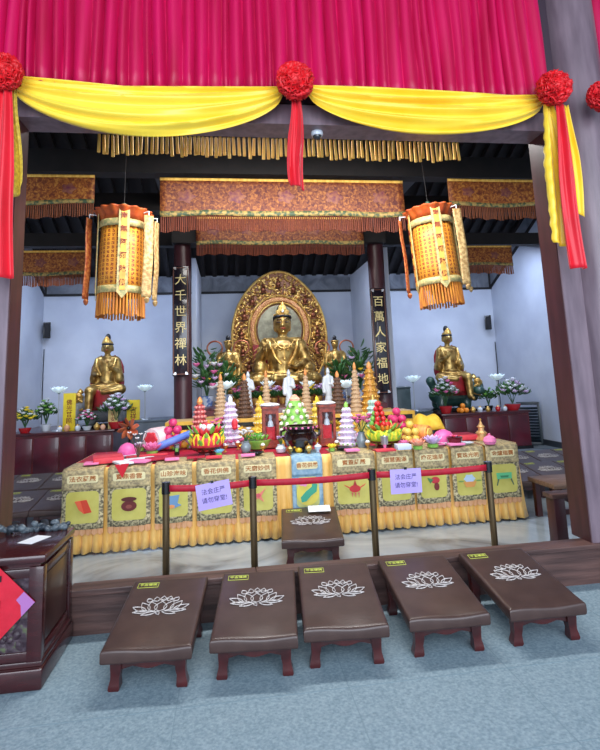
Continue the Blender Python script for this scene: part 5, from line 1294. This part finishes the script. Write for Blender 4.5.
def mounted(loc, s, flip, label, mountm, mlabel, kind):
    sg = -1 if flip else 1
    # the beast: stout body, head to the outer front
    x, y, z = loc
    m = thing('elephant_mount' if kind == 'elephant' else 'lion_mount', mlabel, 'statue', loc); m.scale = (s,)*3
    def X(p, m=1): return (p[0]*sg*.80, p[1], p[2])
    I = [('e',X((.12,.1,.36)),(.56,.30,.27)),('c',X((-.22,-.02,.3)),X((-.24,-.06,.15)),.13,.11),('c',X((.5,-.02,.3)),X((.52,-.05,.15)),.13,.11),('c',X((-.22,.25,.3)),X((-.24,.25,.15)),.13,.11),('c',X((.5,.25,.3)),X((.52,.25,.15)),.13,.11)]
    if kind == 'elephant':
        I += [('e',X((-.46,-.12,.46)),(.2,.2,.22)),('c',X((-.52,-.28,.46)),X((-.50,-.36,.2)),.09,.06),('c',X((-.50,-.36,.2)),X((-.46,-.42,.1)),.06,.045),('e',X((-.30,-.26,.5)),(.05,.1,.15)),('e',X((-.62,-.02,.5)),(.05,.12,.15)),('c',X((.66,.1,.4)),X((.74,.1,.2)),.03,.02)]
    else:
        I += [('e',X((-.44,-.12,.52)),(.24,.22,.24)),('e',X((-.48,-.34,.46)),(.13,.12,.1)),('e',X((-.34,-.2,.72)),(.06,.04,.06)),('e',X((-.56,-.2,.72)),(.06,.04,.06)),('c',X((.60,.12,.45)),X((.70,.12,.66)),.07,.1),('e',X((.72,.12,.70)),(.11,.1,.11))]
        for i in range(10): a = 2*pi*i/10; I.append(('e',X((-.42+.24*cos(a),-.05,.52+.25*sin(a))),(.08,.08,.08)))
    blob('beast_body', I, mountm, m, .02, 3)
    b = MB(); b.lathe([(0,0),(.8,0),(.82,.04),(.72,.07),(0,.07)], n=28); o = b.build('base', M_black, m); o.scale = (1,.55,1); o.location = (.1*sg,.1,0)
    b = MB(); b.sheet(lambda u, v: Vector(((.12+(u-.5)*.5)*sg, .1-.34*cos(pi*v), .36+.30*sin(pi*v)*1.0)), 8, 14); b.build('saddle_cloth', M_redcl, m, solid=.02)
    b = MB(); b.ball(X((-.50,-.25,.64)), (.12,.10,.09), 12); b.lathe([(0,.70),(.05,.71),(.07,.75),(.03,.80),(0,.83)], X((-.46,-.16,0)), 12); b.build('gilt_headdress', M_brgold, m)
    b = MB()
    for i in range(5): b.ball(X((-.50+.03*i,-.31-.02*(2-abs(i-2)),.60-.02*abs(i-2))), .035, 8)
    b.ball(X((-.47,-.33,.68)), (.08,.04,.06), 10); b.tube([X((-.64,-.2,.44)),X((-.5,-.33,.36)),X((-.34,-.3,.4))], .025, 6); b.build('bridle_ornament', M_brgold, m)
    # the rider
    def X(p): return (p[0]*sg, p[1], p[2])
    t = thing('riding_statue', label, 'statue', (x+.12*sg*s,y+.02,z+.66*s)); t.scale = (s,)*3
    I = [('e',(0,.04,.16),(.27,.25,.18)),('c',(0,.05,.2),(0,.05,.62),.19,.17),('e',(0,.03,.66),(.19,.15,.17)),('c',(-.16,.05,.76),(.16,.05,.76),.085,.085),('c',(0,.04,.8),(0,.03,.93),.065,.06),
         ('e',(0,.015,1.03),(.115,.12,.14)),('c',(0,-.10,1.05),(0,-.125,1.01),.012,.02),('e',(0,-.098,.965),(.03,.015,.012)),('e',(-.118,.02,1.0),(.018,.03,.07)),('e',(.118,.02,1.0),(.018,.03,.07)),
         ('c',X((-.10,-.12,.14)),X((.34,-.22,.12)),.14,.11),('c',X((.34,-.22,.12)),X((.02,-.36,.07)),.10,.07),
         ('c',X((-.12,-.08,.14)),X((-.26,-.36,.10)),.14,.11),('c',X((-.26,-.36,.10)),X((-.27,-.40,-.32)),.10,.07),('c',X((-.27,-.42,-.34)),X((-.28,-.52,-.37)),.055,.045),
         ('c',(-.19,.05,.74),(-.25,0,.46),.085,.085),('c',(-.25,0,.46),X((-.14,-.24,.44)) if sg > 0 else (-.10,-.24,.60),.07,.04),('c',(.19,.05,.74),(.25,0,.46),.085,.085),('c',(.25,0,.46),(.10,-.24,.60) if sg > 0 else (.16,-.26,.36),.07,.04),
         ('e',(.26,.02,.36),(.10,.13,.15)),('e',(-.26,.02,.36),(.10,.13,.15))]
    hx, hz = ((.12,.62) if sg > 0 else (-.12,.62))
    for i in range(4): I.append(('c',(hx-.03+.02*i,-.26,hz),(hx-.03+.022*i,-.275,hz+.08),.014,.011))
    I.append(('c',(hx+.035,-.26,hz-.01),(hx+.06,-.28,hz+.03),.014,.011)); I.append(('e',(hx,-.255,hz),(.04,.025,.04)))
    blob('robed_body', I, M_gold, t, .015, 3)
    b = MB(); b.ball((0,.035,1.075), (.112,.118,.115), 14); b.ball((0,.045,1.24), (.062,.062,.09), 10); b.tube([(.11*sin(a),.03-.12*cos(a),1.09) for a in [-1.7+3.4*i/12 for i in range(13)]], .02, 6); b.build('hair', M_hair, t)
    b = MB(); b.sheet(lambda u, v: Vector((.118*sin(2.6*(u-.5)), .03-.13*cos(2.6*(u-.5))*(1-.2*v), 1.11+v*(.03+.13*max(0,1-abs(2*u-1)*1.2)))), 20, 4); b.build('crown', M_brgold, t, solid=.01)
    face_paint(t, 1.03, -.112, .045, .62)
    for q in (1,-1):
        b = MB(); b.ball((q*.275,.06,.33), (.075,.14,.20), 14, (0,q*-.12,0)); b.tube([(q*.12,.10,.84),(q*.24,.10,.74),(q*.30,.08,.60),(q*.315,.05,.46)], .035, 10); b.build('red_sleeve', M_redcl, t)
    b = MB()
    for q in (1,-1): b.tube([(q*.2,-.06,.78),(q*.18,-.16,.62),(q*.08,-.19,.42)], .02, 6)
    for j in range(4): b.tube([(-.30,-.22-.03*j,.24-.05*j),(0,-.33,.20-.05*j),(.30,-.22-.03*j,.24-.05*j)], .012, 6)
    b.build('robe_folds', M_brgold, t)
    b = MB(); b.sheet(lambda u, v: Vector(((u-.5)*.42*sg+.02*sg, -.30-.08*sin(pi*u)-.02*v, .12-.36*v+.02*sin(u*14))), 16, 8); b.build('red_drape', M_redcl, t, solid=.01)
    return t
p = at(104,414,11.25); sL = (at(108,333,11.1).z-ZL)/2.0
mounted((-2.60,11.15,ZL+.006), sL, False, 'gold statue sitting with one leg down on the elephant', pm('pale grey stone', (150,154,160), (116,120,128), 5, .6), 'grey elephant with gilt bridle under the gold rider', 'elephant')
sR = (at(441,325,11.1).z-ZR)/2.0
mounted((4.98,11.15,ZR+.006), sR, True, 'gold statue sitting with one leg down on the green lion', pm('dark green glazed stone', (30,58,54), (50,86,76), 5, .3, coat=.4), 'dark green lion under the gold rider', 'lion')
# stone blocks either side, with lotus lamps on poles
def block(lo, hi, m, label):
    t = thing('stone_block', label, 'block', ((lo[0]+hi[0])/2,(lo[1]+hi[1])/2,lo[2])); w = [b_-a for a, b_ in zip(lo, hi)]
    b = MB(); b.box((0,0,w[2]/2-.02), (w[0]-.02,w[1]-.02,w[2]-.04), bev=.01); b.build('body', m, t); b = MB(); b.box((0,0,w[2]-.02), (w[0],w[1],.04), bev=.01); b.build('top', m, t)
M_dgs = pm('dark grey green stone', (48,62,64), (70,84,86), 4, .3, coat=.3)
block((-1.95,10.5,0),(-1.08,11.3,.95), pm('grey blue stone', (96,106,116), (70,80,90), 4, .45), 'grey stone block between the elephant altar and the 大千 column')
block((3.35,10.5,0),(4.15,11.3,.86), M_dgs, 'low dark green stone block beside the 百萬 column')
block((3.40,11.35,0),(4.00,11.95,1.35), M_dgs, 'tall dark green stone block behind the lotus lamp beside the green lion')
def pole_lamp(px, py, Y, z0, label):
    p = at(px,py,Y); k = mpp(p); lotus_lamp(label, (p.x,Y,z0), p.z-z0, 10.5*k)
pole_lamp(59,393,10.7,ZL+.006,'white lotus lamp on the elephant altar near the wall corner')
pole_lamp(145,391,10.75,.952,'white lotus lamp on the grey stone block by the elephant')
pole_lamp(413,382,10.75,.862,'white lotus lamp on the low dark green block by the lion')
pole_lamp(497,380,11.05,ZR+.006,'white lotus lamp on the lion altar near the wall corner')
# yellow prayer boards
M_pboard = pm('yellow prayer paper', (232,206,40), (214,186,30), 5, .6)
for px, py, w, h, lab, bl in ((69,424,12,37,'tall yellow prayer paper board beside the elephant head', '佛光普照'),(132,420,13,27,'small yellow prayer board behind the white flowers on the elephant altar','吉祥'),(150,426,9,22,'buff prayer board behind the pinwheel on the elephant altar edge','平安')):
    p = at(px,py,10.62); k = mpp(p); t = thing('prayer_board', lab, 'board', (p.x if px != 150 else -2.24,10.62 if px != 132 else 10.75,ZL+.006), .0)
    b = MB(); b.box((0,0,h*k/2), (w*k,.02,h*k), bev=.003); b.build('board', M_pboard if px != 150 else pm('buff paper', (206,184,120), rough=.6), t)
    text('lettering', '\n'.join(bl), min(w*k*.5,h*k/len(bl)*.75), M_ink, t, (0,-.012,h*k/2), (pi/2,0,0), .001, .001)
# flower arrangements on side altars
def bouquet(px, py, z, wpx, hpx, label, potm, fms, seed, Y=10.62, nf=24):
    p = at(px,py,Y); k = mpp(p); w, h = wpx*k, hpx*k; R = random.Random(seed)
    t = thing('flower_arrangement', label, 'flower arrangement', (p.x,Y,z), 0, 'flower arrangements on the side altars')
    b = MB(); b.lathe([(0,0),(w*.15,0),(w*.22,h*.13),(w*.23,h*.18),(w*.18,h*.18),(0,h*.15)], n=18); b.build('pot', potm, t)
    b = MB()
    for i in range(60):
        a = i*2.4; q = math.sqrt(i/60); c = Vector((cos(a)*w*.42*q, sin(a)*w*.25*q, h*(.2+.55*(1-q*.6)))); b.petal(c, (cos(a),sin(a)*.7,R.uniform(-.2,.9)), (0,0,1), w*.26, w*.13, .4)
    for i in range(8): a = i*.8; b.tube([(0,0,h*.18),(cos(a)*w*.2,sin(a)*w*.12,h*.6)], .006, 5)
    b.build('leaves', M_leaf, t, solid=.003)
    for i in range(nf):
        a = i*2.4+.5; q = math.sqrt((i+.5)/nf); b = MB(); lotus(b, w*.14, 0, ((6,1.,.3),(5,.8,1.),(4,.6,2.)), (cos(a)*w*.45*q, sin(a)*w*.28*q-.04, h*(.36+.55*(1-q*.8)))); b.build('blossom', fms[i % len(fms)], t, solid=.002)
M_rpot = pm('red glazed pot', (176,30,36), rough=.25, coat=.4)
bouquet(25,428,ZL+.006,26,28,'basket of yellow and white flowers at the wall end of the elephant altar',M_rpot,[M_yflower,M_wflower,M_yflower],1)
bouquet(46,424,ZL+.006,22,36,'tall green arrangement with pale flowers under the lotus lamp on the elephant altar',M_white,[M_wflower,M_leafl],2,10.85)
bouquet(116,427,ZL+.006,32,38,'large spray of white flowers at the table end of the elephant altar',M_rpot,[M_wflower,M_wflower,M_lilac],3)
bouquet(87,428,ZL+.006,20,22,'white flowers in a low pot below the elephant trunk',M_white,[M_wflower,M_pflower],4,10.58)
bouquet(446,411,ZR+.006,28,40,'white and pale pink flowers at the table end of the lion altar',M_rpot,[M_wflower,M_wflower,M_pflower],5)
bouquet(513,408,ZR+.006,34,34,'white flowers in a red pot at the wall end of the lion altar',M_rpot,[M_wflower,M_wflower,M_lilac],6)
bouquet(489,408,ZR+.006,18,26,'dark leafy pot under the lotus lamp on the lion altar',M_black,[M_leafl,M_leaf],7,10.85,8)
# cups, jars and fruit along the altar fronts
def jar(px, Y, z, s, m, label, lid=True):
    p = at(px,420,Y); t = thing('altar_jar', label, 'jar', (p.x,Y,z)); b = MB(); b.lathe([(0,0),(s*.6,0),(s,s*.8),(s*.85,s*1.5),(s*.5,s*1.8),(0,s*1.8)], n=16); b.build('jar', m, t)
    if lid: b = MB(); b.lathe([(s*.6,s*1.8),(s*.4,s*2.1),(s*.12,s*2.2),(0,s*2.35)], n=14); b.build('lid', M_brgold, t)
for a in ((60,.05,M_white,'white jar beside the yellow flower basket on the elephant altar'),(67,.06,pm('tan gourd', (206,150,110), rough=.4),'tan jar in front of the tall yellow prayer board'),(78,.055,M_white,'white jar before the elephant trunk'),(97,.06,M_brgold,'gilt jar at the elephant front feet'),(103,.05,pm('peach jar', (230,180,150), rough=.4),'peach jar beside the large white flower spray')): jar(a[0],10.52,ZL+.006,a[1],a[2],a[3])
for a in ((474,.055,M_brgold,'gilt jar before the lion altar middle'),(481,.055,M_white,'white jar in the middle of the lion altar front'),(489,.05,M_brgold,'gilt jar beside the white jar on the lion altar'),(499,.055,M_rpot,'red jar on the lion altar near the wall end flowers'),(506,.05,M_white,'small white jar next to the red jar on the lion altar')): jar(a[0],10.52,ZR+.006,a[1],a[2],a[3])
p = at(463,411,10.56); pyramid('orange_fruit', 'orange in the little pile on the lion altar', (p.x,10.56,ZR+.006), .055, M_ora, 'oranges on the lion altar', (2,1))
# pinwheel on its black stand
p = at(129,450,9.9); t = thing('pinwheel', 'orange pinwheel on a dark stand before the grey block near the elephant altar', 'pinwheel', (p.x,9.9,0))
zc_ = at(129,428,9.9).z; k = mpp(p)
b = MB(); b.cyl((0,.03,.02), (0,.03,zc_), .02, n=8); b.cyl((0,.03,0), (0,.03,.03), .16, n=20); b.cyl((0,.04,zc_), (0,-.05,zc_), .018, n=8); b.build('stand', M_black, t)
for i in range(8):
    a = 2*pi*i/8; b = MB(); b.petal((cos(a)*.03,-.03,zc_+sin(a)*.03), (cos(a),-.25,sin(a)), (-sin(a)*.6,-.6,cos(a)*.6), .19, .13, .3); b.build('vane', pm('orange foil', (226,104,70), (236,140,90), 9, .4), t, solid=.004)
b = MB(); b.ball((0,-.06,zc_), .035, 10); b.build('hub', M_black, t)
# speakers in the corners with a cable
for px, py, sx, lab in ((43,330,1,'black wall speaker in the corner above the elephant altar'),(492,322,-1,'black wall speaker in the corner above the lion altar')):
    p = at(px,py,12.2); t = thing('wall_speaker', lab, 'speaker', (XL+.14 if sx > 0 else XR-.26,12.32,p.z-.18), .4*sx, 'wall speakers')
    b = MB(); b.box((0,0,.18), (.15,.15,.36), bev=.012); b.build('cabinet', M_black, t)
    b = MB(); b.box((0,-.08,.18), (.12,.012,.32), bev=.004); b.build('grille', pm('dark speaker grille', (30,30,34), rough=.8, bump=.5, bscale=200), t)
    b = MB(); b.box((0,.11,.18), (.05,.1,.06)); b.build('bracket', M_black, t)
o = MB().tube([(XR-.05,12.45,2.35),(XR-.045,12.46,1.8),(XR-.06,12.45,1.2),(XR-.05,12.46,.13)], .012, 6).build('speaker_cable', MATS['slate blue grey beam']); tag(o, 'grey cable running down the corner under the speaker by the lion altar', 'cable')
o = MB().tube([(XL+.05,12.46,2.5),(XL+.045,12.46,1.9),(XL+.05,12.46,.13)], .01, 6).build('speaker_cable', MATS['slate blue grey beam']); tag(o, 'grey cable running down the corner under the speaker by the elephant altar', 'cable')
# dark green louvred panel standing beside the lion altar
t = thing('louvred_panel', 'dark green louvred panel standing against the wall end of the lion altar', 'panel', (6.48,10.9,0), 0); t.rotation_euler = (0,0,-.5)
pw, phh = .42, .92; m = pm('dark blue green paint', (22,34,42), (34,48,56), 5, .4)
b = MB()
for x in (-pw/2,pw/2): b.box((x,0,phh/2), (.05,.06,phh), bev=.004)
for z in (.03,phh-.03): b.box((0,0,z), (pw,.06,.06), bev=.004)
b.build('frame', m, t)
b = MB()
for i in range(12): b.box((0,0,.1+i*.062), (pw-.05,.012,.06), rot=(.7,0,0))
b.build('slats', m, t, smooth=False)
# ================================================================== camera, daylight, lamps
cd = bpy.data.cameras.new('camera'); cam = bpy.data.objects.new('camera', cd); C.objects.link(cam)
cd.sensor_fit = 'HORIZONTAL'; cd.sensor_width = 36; cd.lens = FPX/600*36; cd.shift_y = -(375-CYP)/600; cd.clip_start = .05
Mx = Matrix.Identity(4)
for i, v in enumerate((CR, CU, -CW)):
    for j in range(3): Mx[j][i] = v[j]
Mx.translation = CAM; cam.matrix_world = Mx
SC.camera = cam
w = bpy.data.worlds.new('sky'); SC.world = w; w.use_nodes = True
bg = w.node_tree.nodes['Background']; bg.inputs['Color'].default_value = lin((206,222,244)); bg.inputs['Strength'].default_value = 1.2
def area(name, loc, target, size, power, col=(255,255,255)):
    l = bpy.data.lights.new(name, 'AREA'); l.shape = 'RECTANGLE'; l.size, l.size_y = size; l.energy = power; l.color = lin(col)[:3]
    o = bpy.data.objects.new(name, l); C.objects.link(o); o.location = loc
    o.rotation_euler = (Vector(target)-Vector(loc)).to_track_quat('-Z','Y').to_euler(); return o
def spot(name, loc, target, power, ang, blend=.5, rad=.06, col=(255,255,255)):
    l = bpy.data.lights.new(name, 'SPOT'); l.energy = power; l.spot_size = radians(ang); l.spot_blend = blend; l.shadow_soft_size = rad; l.color = lin(col)[:3]
    o = bpy.data.objects.new(name, l); C.objects.link(o); o.location = loc
    o.rotation_euler = (Vector(target)-Vector(loc)).to_track_quat('-Z','Y').to_euler(); return o
area('courtyard daylight', (.8,-4.5,3.6), (.8,5,2.2), (9,5), 900, (236,244,255))
area('hall lamp front', (.8,5.0,4.15), (.8,6.4,0), (3.2,.4), 190, (250,248,246))
area('hall lamp elephant bay', (-2.4,10.25,4.15), (-2.5,11.6,1.2), (2.6,.4), 70, (204,222,255))
area('hall lamp alcove', (1.15,10.1,4.0), (1.15,11.2,1.2), (2.6,.3), 60, (214,228,255))
area('hall lamp lion bay', (4.9,10.25,4.15), (5.0,11.6,1.2), (2.8,.4), 80, (204,222,255))
area('valance fill light', (.8,7.3,4.5), (.8,8.8,3.7), (3.0,.3), 40, (250,246,240))  # unseen fill light, added to brighten the valance between the columns
spot('left statue lamp', (-3.6,8.6,3.9), (-2.7,11.3,1.6), 120, 60, rad=.08, col=(236,242,255))
spot('right statue lamp', (5.9,8.6,3.9), (5.0,11.3,1.6), 120, 60, rad=.08, col=(236,242,255))
spot('main statue lamp', (1.1,9.25,3.85), (1.1,11,2.2), 90, 75, rad=.1, col=(255,248,236))
SC.view_settings.view_transform = 'Standard'; SC.view_settings.look = 'None'; SC.view_settings.gamma = 1; SC.view_settings.use_curve_mapping = False
SC.view_settings.exposure = 0.0
bpy.data.scenes.remove(WORK)
